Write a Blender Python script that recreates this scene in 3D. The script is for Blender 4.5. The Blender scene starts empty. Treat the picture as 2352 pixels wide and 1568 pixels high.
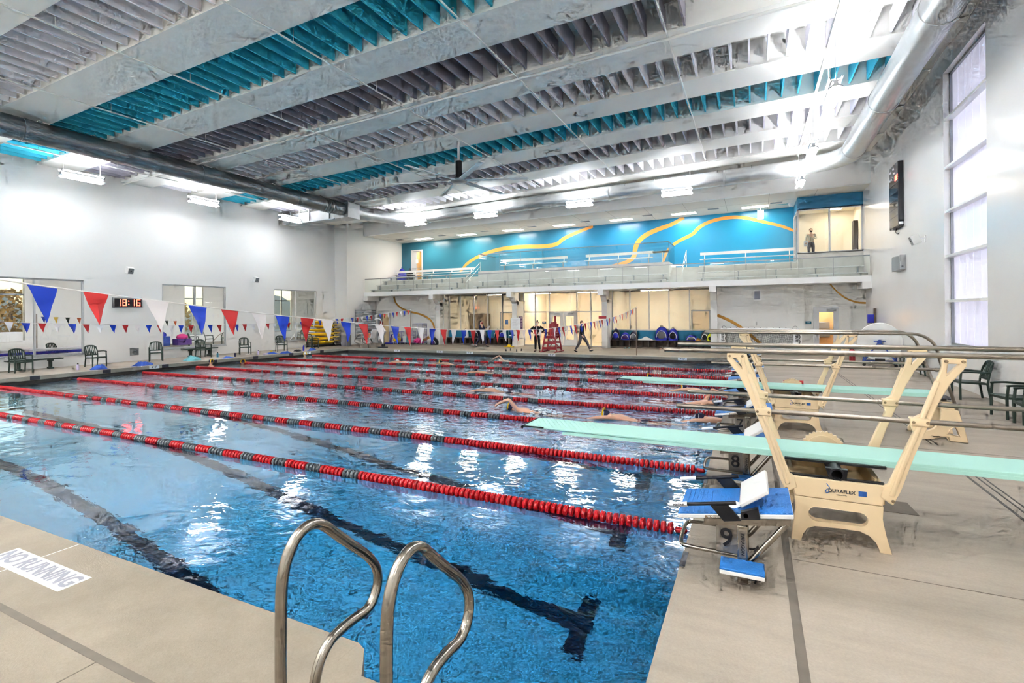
import bpy, math, random
from mathutils import Vector, Matrix
from mathutils.geometry import tessellate_polygon
random.seed(7)
SC = bpy.context.scene
COL = SC.collection
PI = math.pi
V = Vector

def lin(c):
    return tuple((x / 12.92 if x <= 0.04045 else ((x + 0.055) / 1.055) ** 2.4) for x in c)

def hx(h):
    return lin(tuple(int(h[i:i + 2], 16) / 255 for i in (0, 2, 4)))

class MB:
    """collects shapes; build() links them as ONE mesh object"""
    def __init__(s):
        s.v = []; s.f = []; s.m = []
    def add(s, vs, fs, m=0):
        o = len(s.v)
        s.v += [tuple(p) for p in vs]
        s.f += [tuple(i + o for i in f) for f in fs]
        s.m += [m] * len(fs)
        return s
    def box(s, x0, x1, y0, y1, z0, z1, m=0):
        vs = [(x, y, z) for z in (z0, z1) for y in (y0, y1) for x in (x0, x1)]
        return s.add(vs, [(0, 2, 3, 1), (4, 5, 7, 6), (0, 1, 5, 4), (2, 6, 7, 3), (0, 4, 6, 2), (1, 3, 7, 5)], m)
    def hexa(s, vs, m=0):
        return s.add(vs, [(0, 2, 3, 1), (4, 5, 7, 6), (0, 1, 5, 4), (2, 6, 7, 3), (0, 4, 6, 2), (1, 3, 7, 5)], m)
    def bar(s, a, b, w, h, m=0, up=(0, 0, 1)):
        """rectangular bar from a to b; w sideways, h along up"""
        a = V(a); b = V(b); d = (b - a).normalized(); u = V(up)
        if abs(d.dot(u)) > .98: u = V((1, 0, 0))
        sd = d.cross(u).normalized(); u = sd.cross(d).normalized()
        vs = [p + sd * i * w / 2 + u * j * h / 2 for j in (-1, 1) for i in (-1, 1) for p in (a, b)]
        return s.hexa(vs, m)
    def tube(s, pts, r, n=8, m=0, closed=False, cap=True):
        pts = [V(p) for p in pts]; N = len(pts)
        rs = r if isinstance(r, (list, tuple)) else [r] * N
        t = []
        for i in range(N):
            a = pts[i - 1] if (i > 0 or closed) else pts[i]
            b = pts[(i + 1) % N] if (i < N - 1 or closed) else pts[i]
            t.append((b - a).normalized())
        u = V((0, 0, 1)) if abs(t[0].z) < .9 else V((1, 0, 0))
        vs = []
        for i in range(N):
            u = (u - t[i] * u.dot(t[i]))
            if u.length < 1e-6: u = t[i].orthogonal()
            u.normalize(); w = t[i].cross(u)
            vs += [pts[i] + (u * math.cos(2 * PI * k / n) + w * math.sin(2 * PI * k / n)) * rs[i] for k in range(n)]
        fs = []
        for i in range(N if closed else N - 1):
            for k in range(n):
                a = i * n + k; b = i * n + (k + 1) % n; j = (i + 1) % N
                fs.append((a, b, j * n + (k + 1) % n, j * n + k))
        if cap and not closed:
            fs.append(tuple(range(n - 1, -1, -1))); fs.append(tuple((N - 1) * n + k for k in range(n)))
        return s.add(vs, fs, m)
    def cyl(s, a, b, r, n=12, m=0):
        return s.tube([a, b], r, n, m)
    def lathe(s, prof, o=(0, 0, 0), ax='z', n=16, m=0):
        """prof: list of (r, h) along axis"""
        vs = []
        for r, h in prof:
            for k in range(n):
                c, d = r * math.cos(2 * PI * k / n), r * math.sin(2 * PI * k / n)
                p = {'z': (c, d, h), 'x': (h, c, d), 'y': (d, h, c)}[ax]
                vs.append((p[0] + o[0], p[1] + o[1], p[2] + o[2]))
        fs = [(i * n + k, i * n + (k + 1) % n, (i + 1) * n + (k + 1) % n, (i + 1) * n + k) for i in range(len(prof) - 1) for k in range(n)]
        fs.append(tuple(range(n - 1, -1, -1))); fs.append(tuple((len(prof) - 1) * n + k for k in range(n)))
        return s.add(vs, fs, m)
    def ell(s, c, r, n=12, k=8, m=0, rot=None):
        prof = []
        vs = []; fs = []
        for i in range(k + 1):
            a = PI * i / k
            for j in range(n):
                b = 2 * PI * j / n
                p = V((r[0] * math.sin(a) * math.cos(b), r[1] * math.sin(a) * math.sin(b), r[2] * math.cos(a)))
                if rot: p = rot @ p
                vs.append(p + V(c))
        for i in range(k):
            for j in range(n):
                fs.append((i * n + j, (i + 1) * n + j, (i + 1) * n + (j + 1) % n, i * n + (j + 1) % n))
        return s.add(vs, fs, m)
    def prism(s, poly, ax, a, b, holes=(), m=0):
        """extrude a 2-D outline (with holes) along axis ax from a to b. ax 'y': (x,z), 'x': (y,z), 'z': (x,y)"""
        P = {'y': lambda u, v, w: (u, w, v), 'x': lambda u, v, w: (w, u, v), 'z': lambda u, v, w: (u, v, w)}[ax]
        loops = [list(poly)] + [list(h) for h in holes]
        fl = [p for L in loops for p in L]
        tri = tessellate_polygon([[V((p[0], p[1], 0)) for p in L] for L in loops])
        n = len(fl)
        vs = [P(u, v, a) for u, v in fl] + [P(u, v, b) for u, v in fl]
        fs = [tuple(t) for t in tri] + [tuple(i + n for i in reversed(t)) for t in tri]
        o = 0
        for L in loops:
            k = len(L)
            fs += [(o + i, o + i + n, o + (i + 1) % k + n, o + (i + 1) % k) for i in range(k)]
            o += k
        return s.add(vs, fs, m)
    def xf(s, M):
        s.v = [tuple(M @ V(p)) for p in s.v]; return s
    def build(s, name, mats, parent=None, bevel=0, ang=38, loc=None, seg=2):
        me = bpy.data.meshes.new(name)
        me.from_pydata(s.v, [], s.f)
        for mt in (mats if isinstance(mats, (list, tuple)) else [mats]):
            me.materials.append(M[mt] if isinstance(mt, str) else mt)
        me.polygons.foreach_set('material_index', s.m)
        me.update()
        me.shade_smooth(); me.set_sharp_from_angle(angle=math.radians(ang))
        o = bpy.data.objects.new(name, me)
        COL.objects.link(o)
        if parent: o.parent = parent
        if loc: o.location = loc
        if bevel:
            b = o.modifiers.new('b', 'BEVEL'); b.width = bevel; b.segments = seg; b.limit_method = 'ANGLE'; b.angle_limit = math.radians(40)
        return o

def tag(o, label, cat, group=None, kind=None):
    o['label'] = label; o['category'] = cat
    if group: o['group'] = group
    if kind: o['kind'] = kind
    return o

def thing(name, label, cat, loc=(0, 0, 0), rz=0, group=None):
    o = bpy.data.objects.new(name, None); o.empty_display_size = .1
    COL.objects.link(o); o.location = loc; o.rotation_euler = (0, 0, rz)
    return tag(o, label, cat, group)

def struct(mb, name, mats, **k):
    o = mb.build(name, mats, **k); o['kind'] = 'structure'; return o

def dup(root, loc, rz=None, label=None, group=None):
    r = root.copy(); COL.objects.link(r); r.location = loc
    if rz is not None: r.rotation_euler = (0, 0, rz)
    if label: r['label'] = label
    if group: r['group'] = group
    for ch in list(root.children):
        c = ch.copy(); COL.objects.link(c); c.parent = r
        for g in list(ch.children):
            d = g.copy(); COL.objects.link(d); d.parent = c
    return r

TXT = {}
def text(name, body, size, mat, parent, loc, rot, ext=.001, align='CENTER', sx=1, bold=.012):
    """lettering as real mesh"""
    k = (body, size, mat, ext)
    if k not in TXT:
        cu = bpy.data.curves.new('lettering', 'FONT'); cu.body = body; cu.size = size; cu.extrude = ext
        cu.align_x = align; cu.align_y = 'CENTER'; cu.resolution_u = 3; cu.offset = size * bold; cu.materials.append(M[mat])
        q = bpy.data.objects.new('lettering', cu); COL.objects.link(q)
        dg = bpy.context.evaluated_depsgraph_get()
        TXT[k] = bpy.data.meshes.new_from_object(q.evaluated_get(dg))
        bpy.data.objects.remove(q)
        if not TXT[k].materials: TXT[k].materials.append(M[mat])
    o = bpy.data.objects.new(name, TXT[k]); COL.objects.link(o)
    o.parent = parent; o.location = loc; o.rotation_euler = rot; o.scale = (sx, 1, 1)
    return o

def arc(c, r, a0, a1, n, ax='y'):
    """points on an arc in a plane: ax 'y' -> (x,z)"""
    out = []
    for i in range(n + 1):
        a = a0 + (a1 - a0) * i / n
        out.append((c[0] + r * math.cos(a), c[1] + r * math.sin(a)))
    return out

def smooth(pts, it=2, closed=False):
    """corner cutting so bends are round"""
    for _ in range(it):
        q = []
        n = len(pts)
        rng = range(n if closed else n - 1)
        if not closed: q.append(tuple(pts[0]))
        for i in rng:
            a = V(pts[i]); b = V(pts[(i + 1) % n])
            q += [tuple(a * .75 + b * .25), tuple(a * .25 + b * .75)]
        if not closed: q.append(tuple(pts[-1]))
        pts = q
    return pts

# ------------------------------------------------------------------ materials
M = {}
def mat(name, col, rough=.5, metal=0, spec=.5, emit=0, alpha=1, noise=None, bump=None, coat=0, trans=0):
    """noise=(scale, amount, stretch xyz) mottles the colour; bump=(scale, strength)"""
    m = bpy.data.materials.new(name); m.use_nodes = True
    nt = m.node_tree; b = nt.nodes['Principled BSDF']
    c = hx(col) if isinstance(col, str) else lin(col)
    b.inputs['Base Color'].default_value = (*c, 1)
    b.inputs['Roughness'].default_value = rough; b.inputs['Metallic'].default_value = metal
    b.inputs['Specular IOR Level'].default_value = spec
    b.inputs['Coat Weight'].default_value = coat
    b.inputs['Transmission Weight'].default_value = trans
    b.inputs['Alpha'].default_value = alpha
    if emit:
        b.inputs['Emission Color'].default_value = (*c, 1); b.inputs['Emission Strength'].default_value = emit
    if noise or bump:
        tc = nt.nodes.new('ShaderNodeTexCoord'); mp = nt.nodes.new('ShaderNodeMapping')
        nt.links.new(tc.outputs['Object'], mp.inputs[0])
    if noise:
        mp.inputs['Scale'].default_value = noise[2] if len(noise) > 2 else (1, 1, 1)
        n = nt.nodes.new('ShaderNodeTexNoise'); n.inputs['Scale'].default_value = noise[0]; n.inputs['Detail'].default_value = 5
        nt.links.new(mp.outputs[0], n.inputs['Vector'])
        r = nt.nodes.new('ShaderNodeValToRGB')
        r.color_ramp.elements[0].position = .3; r.color_ramp.elements[1].position = .7
        a = noise[1]
        r.color_ramp.elements[0].color = (*[x * (1 - a) for x in c], 1); r.color_ramp.elements[1].color = (*[min(1, x * (1 + a)) for x in c], 1)
        nt.links.new(n.outputs['Fac'], r.inputs[0]); nt.links.new(r.outputs[0], b.inputs['Base Color'])
    if bump:
        n2 = nt.nodes.new('ShaderNodeTexNoise'); n2.inputs['Scale'].default_value = bump[0]; n2.inputs['Detail'].default_value = 3
        nt.links.new(mp.outputs[0], n2.inputs['Vector'])
        bp = nt.nodes.new('ShaderNodeBump'); bp.inputs['Strength'].default_value = bump[1]; bp.inputs['Distance'].default_value = .02
        nt.links.new(n2.outputs['Fac'], bp.inputs['Height']); nt.links.new(bp.outputs[0], b.inputs['Normal'])
    M[name] = m
    return m
mat('wall', 'e9e8e5', .42, bump=(60, .02), spec=.45)
mat('wall_right', 'ecebe8', .18, spec=.55, noise=(.6, .02))
mat('ceil', 'f0efea', .55)
mat('beam', 'f2f1ec', .5)
mat('bevel_white', 'f0f0ee', .35)
mat('white', 'f2f2f0', .4)
mat('white_gloss', 'f4f4f4', .2, coat=.3)
mat('offwhite_frame', 'd6d8da', .35)
mat('alu', 'b9bbbc', .32, .85)
mat('alu_frame', 'c3c5c6', .4, .35)
mat('galv', 'c2c5c6', .38, .6, noise=(3, .06))
mat('galv_dark', '9da1a4', .36, .75, noise=(3, .06))
mat('steel', 'a59d92', .2, 1.0, noise=(40, .08, (1, 1, .06)))
mat('rail_steel', 'a0968b', .28, .95)
mat('pipe', 'ecebe6', .4)
mat('teal', '3cc4e0', .75)
mat('baffle_dark', 'aaa7b3', .85)
mat('baffle_grey', 'cfcdd7', .85)
mat('baffle_light', 'f0eff5', .85)
mat('joint', '766d62', .8, noise=(6, .12))
mat('tile_dark', '45444f', .3)
mat('gutter', '4a4541', .55, noise=(8, .2))
mat('line_dark', '2a3850', .5)
mat('glass_trim', '8a8f92', .3, .8)
mat('red_float', 'c3121c', .28, coat=.2)
mat('grey_float', '62686c', .3, coat=.2)
mat('blue_flag', '1040c8', .4)
mat('red_flag', 'd02a2c', .4)
mat('white_flag', 'ece6e6', .45)
mat('cord', 'e8e6e2', .6)
mat('cream', 'e6cda6', .36, noise=(2, .03))
mat('cream_dark', 'cbb083', .4)
mat('board', 'aedfd3', .62, bump=(220, .25))
mat('black', '1e1e22', .4)
mat('black_rubber', '242427', .65)
mat('block_black', '202024', .35)
mat('block_blue', '2276c6', .5, bump=(90, .35))
mat('block_white', 'ebe9e6', .4)
mat('chair_green', '2f4138', .42)
mat('chair_green2', '2b3b3e', .38)
mat('screen', '26262c', .25)
mat('screen_glass', '52565a', .08, spec=.8)
mat('led', 'ff3a2a', .5, emit=5)
mat('wood', '77685a', .6, noise=(6, .25, (1, 1, 8)))
mat('wood_dark', '4d443c', .6)
mat('tan', 'dcc093', .5)
mat('brown_panel', '8a7355', .5, noise=(3, .1))
mat('door_tan', 'c99b4e', .45)
mat('teal_panel', '1f8bb4', .5)
mat('gold', 'c1892a', .5)
mat('orange_stripe', 'f0a44a', .45)
mat('concrete_riser', 'd0cec8', .7, noise=(2.5, .08))
mat('room_beige', 'efe5d0', .6)
mat('room_floor', 'cfc2a8', .3)
mat('red_plastic', 'a52432', .4)
mat('yellow', 'f0c413', .28, coat=.3)
mat('blue_bag', '2730b8', .6, bump=(25, .5))
mat('navy', '20243f', .7, bump=(25, .4))
mat('bag_black', '1d1d24', .65, bump=(25, .4))
mat('bag_grey', '77777c', .7)
mat('towel_blue', '3a62c4', .9, bump=(60, .6))
mat('towel_cyan', '79c6cf', .9, bump=(60, .6))
mat('towel_white', 'eae7e0', .9, bump=(60, .6))
mat('lilac', 'c9bcdc', .5)
mat('pink', 'd3307c', .5)
mat('purple', '54307f', .55)
mat('lime', 'd8e021', .5)
mat('skin', 'e0ab8d', .5)
mat('skin_pale', 'eec6ab', .5)
mat('hair_brown', '5d4030', .6)
mat('hair_dark', '33241f', .6)
mat('cloth_navy', '2a2c4c', .8)
mat('cloth_black', '222228', .8)
mat('cloth_grey', '6c6c75', .85)
mat('cloth_cream', 'e6dfcb', .85)
mat('mask_red', '9c2626', .7)
mat('mask_white', 'e9e9ea', .7)
mat('steel_blue', '2d4fa6', .4)
mat('orange', 'f0763a', .5)
mat('plate_steel', '9f978c', .35, .8, noise=(2, .15))
mat('paper', 'f3f5f8', .6)
mat('sign_teal', '2a7f9f', .5)
mat('net', '3b3b3a', .8)
mat('silver', 'a2a4a6', .3, .5)
mat('grid_purple', '6a6aa0', .4)
mat('ink', '33343a', .6)
mat('ink_grey', '9a9aa4', .7)
mat('label_blue', '2a62b0', .5)
mat('tree_trunk', '5a4a38', .9)
mat('leaf', '68683a', .8, noise=(3, .5))
mat('leaf_autumn', '96783c', .8, noise=(2, .4))
mat('hill', 'a39a86', .9)
mat('soffit', 'd3cec5', .75)
mat('daylight', 'e7e6fb', .6)

def glow(name, col, strength):
    m = bpy.data.materials.new(name); m.use_nodes = True
    nt = m.node_tree; nt.nodes.remove(nt.nodes['Principled BSDF'])
    e = nt.nodes.new('ShaderNodeEmission'); e.inputs[0].default_value = (*hx(col), 1); e.inputs[1].default_value = strength
    nt.links.new(e.outputs[0], nt.nodes['Material Output'].inputs[0]); M[name] = m
glow('lens_glow', 'f7faff', 1.3)
glow('tube_glow', 'f7faff', 25)
glow('up_glow', 'f7faff', 38)
glow('soft_glow', 'fff0da', 11)
glow('panel_glow', 'fff2e2', 14)
glow('room_glow', 'fff0da', 40)
glow('hall_glow', 'f6f9ff', 50)

def glass(name, tint, refl=1.0):
    """thin pane: sees straight through, reflects by its angle"""
    m = bpy.data.materials.new(name); m.use_nodes = True
    nt = m.node_tree; nt.nodes.remove(nt.nodes['Principled BSDF'])
    t = nt.nodes.new('ShaderNodeBsdfTransparent'); t.inputs[0].default_value = (*tint, 1)
    g = nt.nodes.new('ShaderNodeBsdfGlossy'); g.inputs['Roughness'].default_value = .01
    f = nt.nodes.new('ShaderNodeFresnel'); f.inputs[0].default_value = 1.5
    mu = nt.nodes.new('ShaderNodeMath'); mu.operation = 'MULTIPLY'; mu.inputs[1].default_value = refl; mu.use_clamp = True
    x = nt.nodes.new('ShaderNodeMixShader')
    ge = nt.nodes.new('ShaderNodeNewGeometry'); io = nt.nodes.new('ShaderNodeMapRange')
    io.inputs['To Min'].default_value = 1.5; io.inputs['To Max'].default_value = 1 / 1.5
    nt.links.new(ge.outputs['Backfacing'], io.inputs[0]); nt.links.new(io.outputs[0], f.inputs[0])
    nt.links.new(f.outputs[0], mu.inputs[0]); nt.links.new(mu.outputs[0], x.inputs[0])
    nt.links.new(t.outputs[0], x.inputs[1]); nt.links.new(g.outputs[0], x.inputs[2])
    nt.links.new(x.outputs[0], nt.nodes['Material Output'].inputs[0]); M[name] = m
glass('glass', (.93, .96, .95), 1.6)
glass('glass_clear', (.97, .98, .98), 1.1)

def concrete(name, col, stretch, stain):
    m = mat(name, col, .55); nt = m.node_tree; b = nt.nodes['Principled BSDF']
    tc = nt.nodes.new('ShaderNodeTexCoord')
    def noise(scale, det, st=(1, 1, 1), rough=.6):
        mp = nt.nodes.new('ShaderNodeMapping'); mp.inputs['Scale'].default_value = st
        nt.links.new(tc.outputs['Object'], mp.inputs[0])
        n = nt.nodes.new('ShaderNodeTexNoise'); n.inputs['Scale'].default_value = scale; n.inputs['Detail'].default_value = det
        n.inputs['Roughness'].default_value = rough
        nt.links.new(mp.outputs[0], n.inputs[0]); return n
    def ramp(n, p0, c0, p1, c1):
        r = nt.nodes.new('ShaderNodeValToRGB'); e = r.color_ramp.elements
        e[0].position = p0; e[1].position = p1; e[0].color = (c0, c0, c0 * .99, 1); e[1].color = (c1, c1, c1, 1)
        nt.links.new(n.outputs['Fac'], r.inputs[0]); return r
    base = nt.nodes.new('ShaderNodeRGB'); base.outputs[0].default_value = (*hx(col), 1)
    cur = base.outputs[0]
    for r in (ramp(noise(.7, 6, stretch), .3, 1 - stain, .62, 1.04), ramp(noise(2.2, 8, stretch, .7), .32, 1 - stain * .8, .6, 1.03), ramp(noise(60, 4), .3, .93, .7, 1.05)):
        mx = nt.nodes.new('ShaderNodeMix'); mx.data_type = 'RGBA'; mx.blend_type = 'MULTIPLY'; mx.inputs['Factor'].default_value = 1
        nt.links.new(cur, mx.inputs['A']); nt.links.new(r.outputs[0], mx.inputs['B']); cur = mx.outputs['Result']
    nt.links.new(cur, b.inputs['Base Color'])
    bp = nt.nodes.new('ShaderNodeBump'); bp.inputs['Strength'].default_value = .25; bp.inputs['Distance'].default_value = .01
    nt.links.new(noise(90, 4).outputs['Fac'], bp.inputs['Height']); nt.links.new(bp.outputs[0], b.inputs['Normal'])
    b.inputs['Specular IOR Level'].default_value = .3
concrete('deck', '9d9181', (1, 1, 1), .17)
concrete('deck_streak', 'ab9f91', (.35, 1.6, 1), .2)
concrete('coping', 'b0aa9e', (1, 1, 1), .18)

def block_wall():
    m = mat('block_wall', 'e3e2dd', .6); nt = m.node_tree; b = nt.nodes['Principled BSDF']
    tc = nt.nodes.new('ShaderNodeTexCoord'); sp = nt.nodes.new('ShaderNodeSeparateXYZ'); cb = nt.nodes.new('ShaderNodeCombineXYZ')
    nt.links.new(tc.outputs['Object'], sp.inputs[0])
    nt.links.new(sp.outputs[0], cb.inputs[0]); nt.links.new(sp.outputs[2], cb.inputs[1])
    br = nt.nodes.new('ShaderNodeTexBrick'); br.inputs['Scale'].default_value = 1
    br.inputs['Brick Width'].default_value = .4; br.inputs['Row Height'].default_value = .2; br.inputs['Mortar Size'].default_value = .006
    nt.links.new(cb.outputs[0], br.inputs['Vector'])
    bp = nt.nodes.new('ShaderNodeBump'); bp.inputs['Strength'].default_value = .35; bp.inputs['Distance'].default_value = .01; bp.invert = True
    nt.links.new(br.outputs['Fac'], bp.inputs['Height']); nt.links.new(bp.outputs[0], b.inputs['Normal'])
block_wall()

def mural():
    """painted wall: teal at the left passing through mid blue to bright cyan at the right"""
    m = mat('mural', '2f83ad', .28, spec=.5); nt = m.node_tree; b = nt.nodes['Principled BSDF']
    tc = nt.nodes.new('ShaderNodeTexCoord'); sp = nt.nodes.new('ShaderNodeSeparateXYZ')
    nt.links.new(tc.outputs['Object'], sp.inputs[0])
    mr = nt.nodes.new('ShaderNodeMapRange'); mr.inputs['From Min'].default_value = -25; mr.inputs['From Max'].default_value = 3
    nt.links.new(sp.outputs[0], mr.inputs[0])
    r = nt.nodes.new('ShaderNodeValToRGB'); e = r.color_ramp.elements
    e[0].color = (*hx('2f6f86'), 1); e[1].color = (*hx('1c93c0'), 1); e[1].position = .95
    for p, c in ((.25, '35829a'), (.45, '2f80a8'), (.65, '2180b4'), (.82, '1a94c6')):
        k = e.new(p); k.color = (*hx(c), 1)
    nt.links.new(mr.outputs[0], r.inputs[0]); nt.links.new(r.outputs[0], b.inputs['Base Color'])
mural()
mat('mural_header', '2a7fac', .4)

def pool_floor():
    m = mat('pool_floor', 'e2eef2', .6, noise=(3, .03))
pool_floor()

def water():
    m = bpy.data.materials.new('water'); m.use_nodes = True
    nt = m.node_tree; b = nt.nodes['Principled BSDF']; out = nt.nodes['Material Output']
    b.inputs['Base Color'].default_value = (1, 1, 1, 1); b.inputs['Roughness'].default_value = 0
    b.inputs['IOR'].default_value = 1.333; b.inputs['Coat Weight'].default_value = .8; b.inputs['Coat IOR'].default_value = 1.333; b.inputs['Coat Roughness'].default_value = 0; b.inputs['Transmission Weight'].default_value = 1
    tc = nt.nodes.new('ShaderNodeTexCoord')
    sp = nt.nodes.new('ShaderNodeSeparateXYZ'); nt.links.new(tc.outputs['Object'], sp.inputs[0])
    def noise(scale, st, det, w=0):
        mp = nt.nodes.new('ShaderNodeMapping'); mp.inputs['Scale'].default_value = st; mp.inputs['Location'].default_value = (w, w, 0)
        nt.links.new(tc.outputs['Object'], mp.inputs[0])
        n = nt.nodes.new('ShaderNodeTexNoise'); n.inputs['Scale'].default_value = scale; n.inputs['Detail'].default_value = det; n.inputs['Distortion'].default_value = .4
        nt.links.new(mp.outputs[0], n.inputs[0]); return n.outputs['Fac']
    def mul(a, k):
        x = nt.nodes.new('ShaderNodeMath'); x.operation = 'MULTIPLY'
        nt.links.new(a, x.inputs[0])
        if isinstance(k, (int, float)): x.inputs[1].default_value = k
        else: nt.links.new(k, x.inputs[1])
        return x.outputs[0]
    def add(a, c):
        x = nt.nodes.new('ShaderNodeMath'); nt.links.new(a, x.inputs[0]); nt.links.new(c, x.inputs[1]); return x.outputs[0]
    # calm in the empty near lanes, choppy where people swim
    mr = nt.nodes.new('ShaderNodeMapRange'); mr.inputs['From Min'].default_value = 3.0; mr.inputs['From Max'].default_value = 6.5
    mr.inputs['To Min'].default_value = .05; mr.inputs['To Max'].default_value = 1; mr.interpolation_type = 'SMOOTHSTEP'
    nt.links.new(sp.outputs[1], mr.inputs[0])
    mx = nt.nodes.new('ShaderNodeMapRange'); mx.inputs['From Min'].default_value = -20; mx.inputs['From Max'].default_value = -9
    mx.inputs['To Min'].default_value = .45; mx.inputs['To Max'].default_value = 1
    nt.links.new(sp.outputs[0], mx.inputs[0])
    big = mul(noise(.9, (1, 1, 1), 2), .02)
    mid = mul(mul(mul(noise(3.2, (1, 1.5, 1), 3, 3), mr.outputs[0]), mx.outputs[0]), .085)
    fine = mul(mul(noise(11, (1, 1.3, 1), 2, 9), mr.outputs[0]), .018)
    soft = mul(noise(1.7, (.8, 1.5, 1), 2, 5), .0040)
    h = add(add(big, mid), add(fine, soft))
    bp = nt.nodes.new('ShaderNodeBump'); bp.inputs['Strength'].default_value = 1; bp.inputs['Distance'].default_value = 1
    nt.links.new(h, bp.inputs['Height']); nt.links.new(bp.outputs[0], b.inputs['Normal']); nt.links.new(bp.outputs[0], b.inputs['Coat Normal'])
    va = nt.nodes.new('ShaderNodeVolumeAbsorption'); va.inputs[0].default_value = (.03, .76, .985, 1); va.inputs[1].default_value = .32
    nt.links.new(va.outputs[0], out.inputs['Volume'])
    M['water'] = m
water()
def mosaic():
    m = mat('mosaic', 'eceae4', .4); nt = m.node_tree; b = nt.nodes['Principled BSDF']
    tc = nt.nodes.new('ShaderNodeTexCoord'); br = nt.nodes.new('ShaderNodeTexBrick'); br.offset = 0
    br.inputs['Scale'].default_value = 1; br.inputs['Brick Width'].default_value = .026; br.inputs['Row Height'].default_value = .026; br.inputs['Mortar Size'].default_value = .0012
    for k in ('Color1', 'Color2'): br.inputs[k].default_value = (*hx('f0eee9'), 1)
    br.inputs['Mortar'].default_value = (*hx('d8d4cb'), 1)
    nt.links.new(tc.outputs['Object'], br.inputs['Vector']); nt.links.new(br.outputs[0], b.inputs['Base Color'])
mosaic()
# ------------------------------------------------------------------ camera, world, render look
cam = bpy.data.cameras.new('camera'); co = bpy.data.objects.new('camera', cam); COL.objects.link(co)
cam.sensor_width = 36; cam.lens = 36 * 1157.4 / 2352; cam.shift_y = -(784 - 720.26) / 2352
cam.clip_start = .05; cam.clip_end = 400
yaw, roll = -.4462, .0089
co.matrix_world = Matrix.Translation((.4125, -4.2879, 2.3078)) @ Matrix.Rotation(-yaw, 4, 'Z') @ Matrix.Rotation(PI / 2, 4, 'X') @ Matrix.Rotation(-roll, 4, 'Z')
SC.camera = co
SC.view_settings.view_transform = 'Standard'; SC.view_settings.look = 'None'
SC.view_settings.gamma = 1; SC.view_settings.use_curve_mapping = False
SC.view_settings.exposure = 2.15
cy = SC.cycles
cy.max_bounces = 8; cy.diffuse_bounces = 5; cy.glossy_bounces = 3; cy.transmission_bounces = 5; cy.transparent_max_bounces = 12; cy.volume_bounces = 0
cy.use_adaptive_sampling = True; cy.adaptive_threshold = .08; cy.adaptive_min_samples = 12; cy.sample_clamp_indirect = 14; cy.caustics_reflective = False; cy.caustics_refractive = True; cy.blur_glossy = .3
cy.use_denoising = True; cy.use_light_tree = False
w = bpy.data.worlds.new('world'); SC.world = w; w.use_nodes = True
wn = w.node_tree; bg = wn.nodes['Background']
sky = wn.nodes.new('ShaderNodeTexSky'); sky.sky_type = 'NISHITA'; sky.sun_elevation = math.radians(12); sky.sun_disc = False; sky.sun_rotation = math.radians(200)
wn.links.new(sky.outputs[0], bg.inputs[0]); bg.inputs[1].default_value = .13

ZD = .22            # deck level
SL = .0325          # the roof falls towards the left wall
def zb(x): return 9.5 + SL * x     # underside of the roof beams
XL, XR, YF, YB = -22.86, -.15, -1.82, 20.12   # the pool's edges
XW, XE, YN = -26.2, 5.4, -11       # left wall, right wall, wall behind the camera

# ------------------------------------------------------------------ deck and pool shell
b = MB()
b.box(XW - .3, XL, YN, 26, .08, ZD, 1)
b.box(XR, XE + .4, YN, 26, .08, ZD, 1)
b.box(XL, -1.87, YN, YF, .08, ZD, 0)
b.box(-1.87, -.55, YN, YF - .22, .08, ZD, 0)
b.box(-.55, XR, YN, YF, .08, ZD, 0)
b.prism([(-1.87, YF), (-1.87, YF - .22), (-1.65, YF - .22), (-1.80, YF - .03)], 'z', .08, ZD - .001)
b.box(XL, XR, YB, 26, .08, ZD, 0)
struct(b, 'floor', ['deck', 'deck_streak'])
# coping: the lighter lip along the far and left sides, dark gutter under it
b = MB()
b.box(XL - .3, XL + .015, YF, YB + .3, .085, ZD + .004)
b.box(XL, XR, YB - .015, YB + .3, .085, ZD + .004)
struct(b, 'trim_1', 'coping')
b = MB()
g = .07
b.box(XL - .5, XL - g, YF - .5, YB + .5, -.25, .08)
b.box(XL - g, XR + .5, YB + g, YB + .5, -.25, .08)
b.box(XR + g, XR + .5, YF - .5, YB + g, -.25, .08)
b.box(XL - g, XR + g, YF - .5, YF - .3, -.25, .08)
struct(b, 'trim_2', 'gutter')
prof = [(XL - .1, -1.22), (-18, -1.45), (-12.6, -2.0), (-10.4, -2.5), (-8.3, -3.08), (-6.4, -3.5), (-4, -3.68), (-1.8, -3.93), (XR + .1, -4.0)]
b = MB()
vs = [(x, y, z) for x, z in prof for y in (YF - .32, YB + .1)]
b.add(vs, [(2 * i, 2 * i + 2, 2 * i + 3, 2 * i + 1) for i in range(len(prof) - 1)])
y0, y1 = YF - .32, YB + .1
pf = [(x, z) for x, z in prof]
for y, flip in ((y0, 0), (y1, 1)):
    vs = [(x, y, z) for x, z in pf] + [(x, y, -.1) for x, z in reversed(pf)]
    f = tuple(range(len(vs))); b.add(vs, [f if flip else f[::-1]])
for x, z in (prof[0], prof[-1]):
    b.add([(x, y0, z), (x, y1, z), (x, y1, -.1), (x, y0, -.1)], [(0, 1, 2, 3)])
struct(b, 'floor_pool', 'pool_floor')
def depth(x):
    for (xa, za), (xb, zbb) in zip(prof, prof[1:]):
        if xa <= x <= xb: return za + (zbb - za) * (x - xa) / (xb - xa)
    return prof[-1][1]
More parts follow.
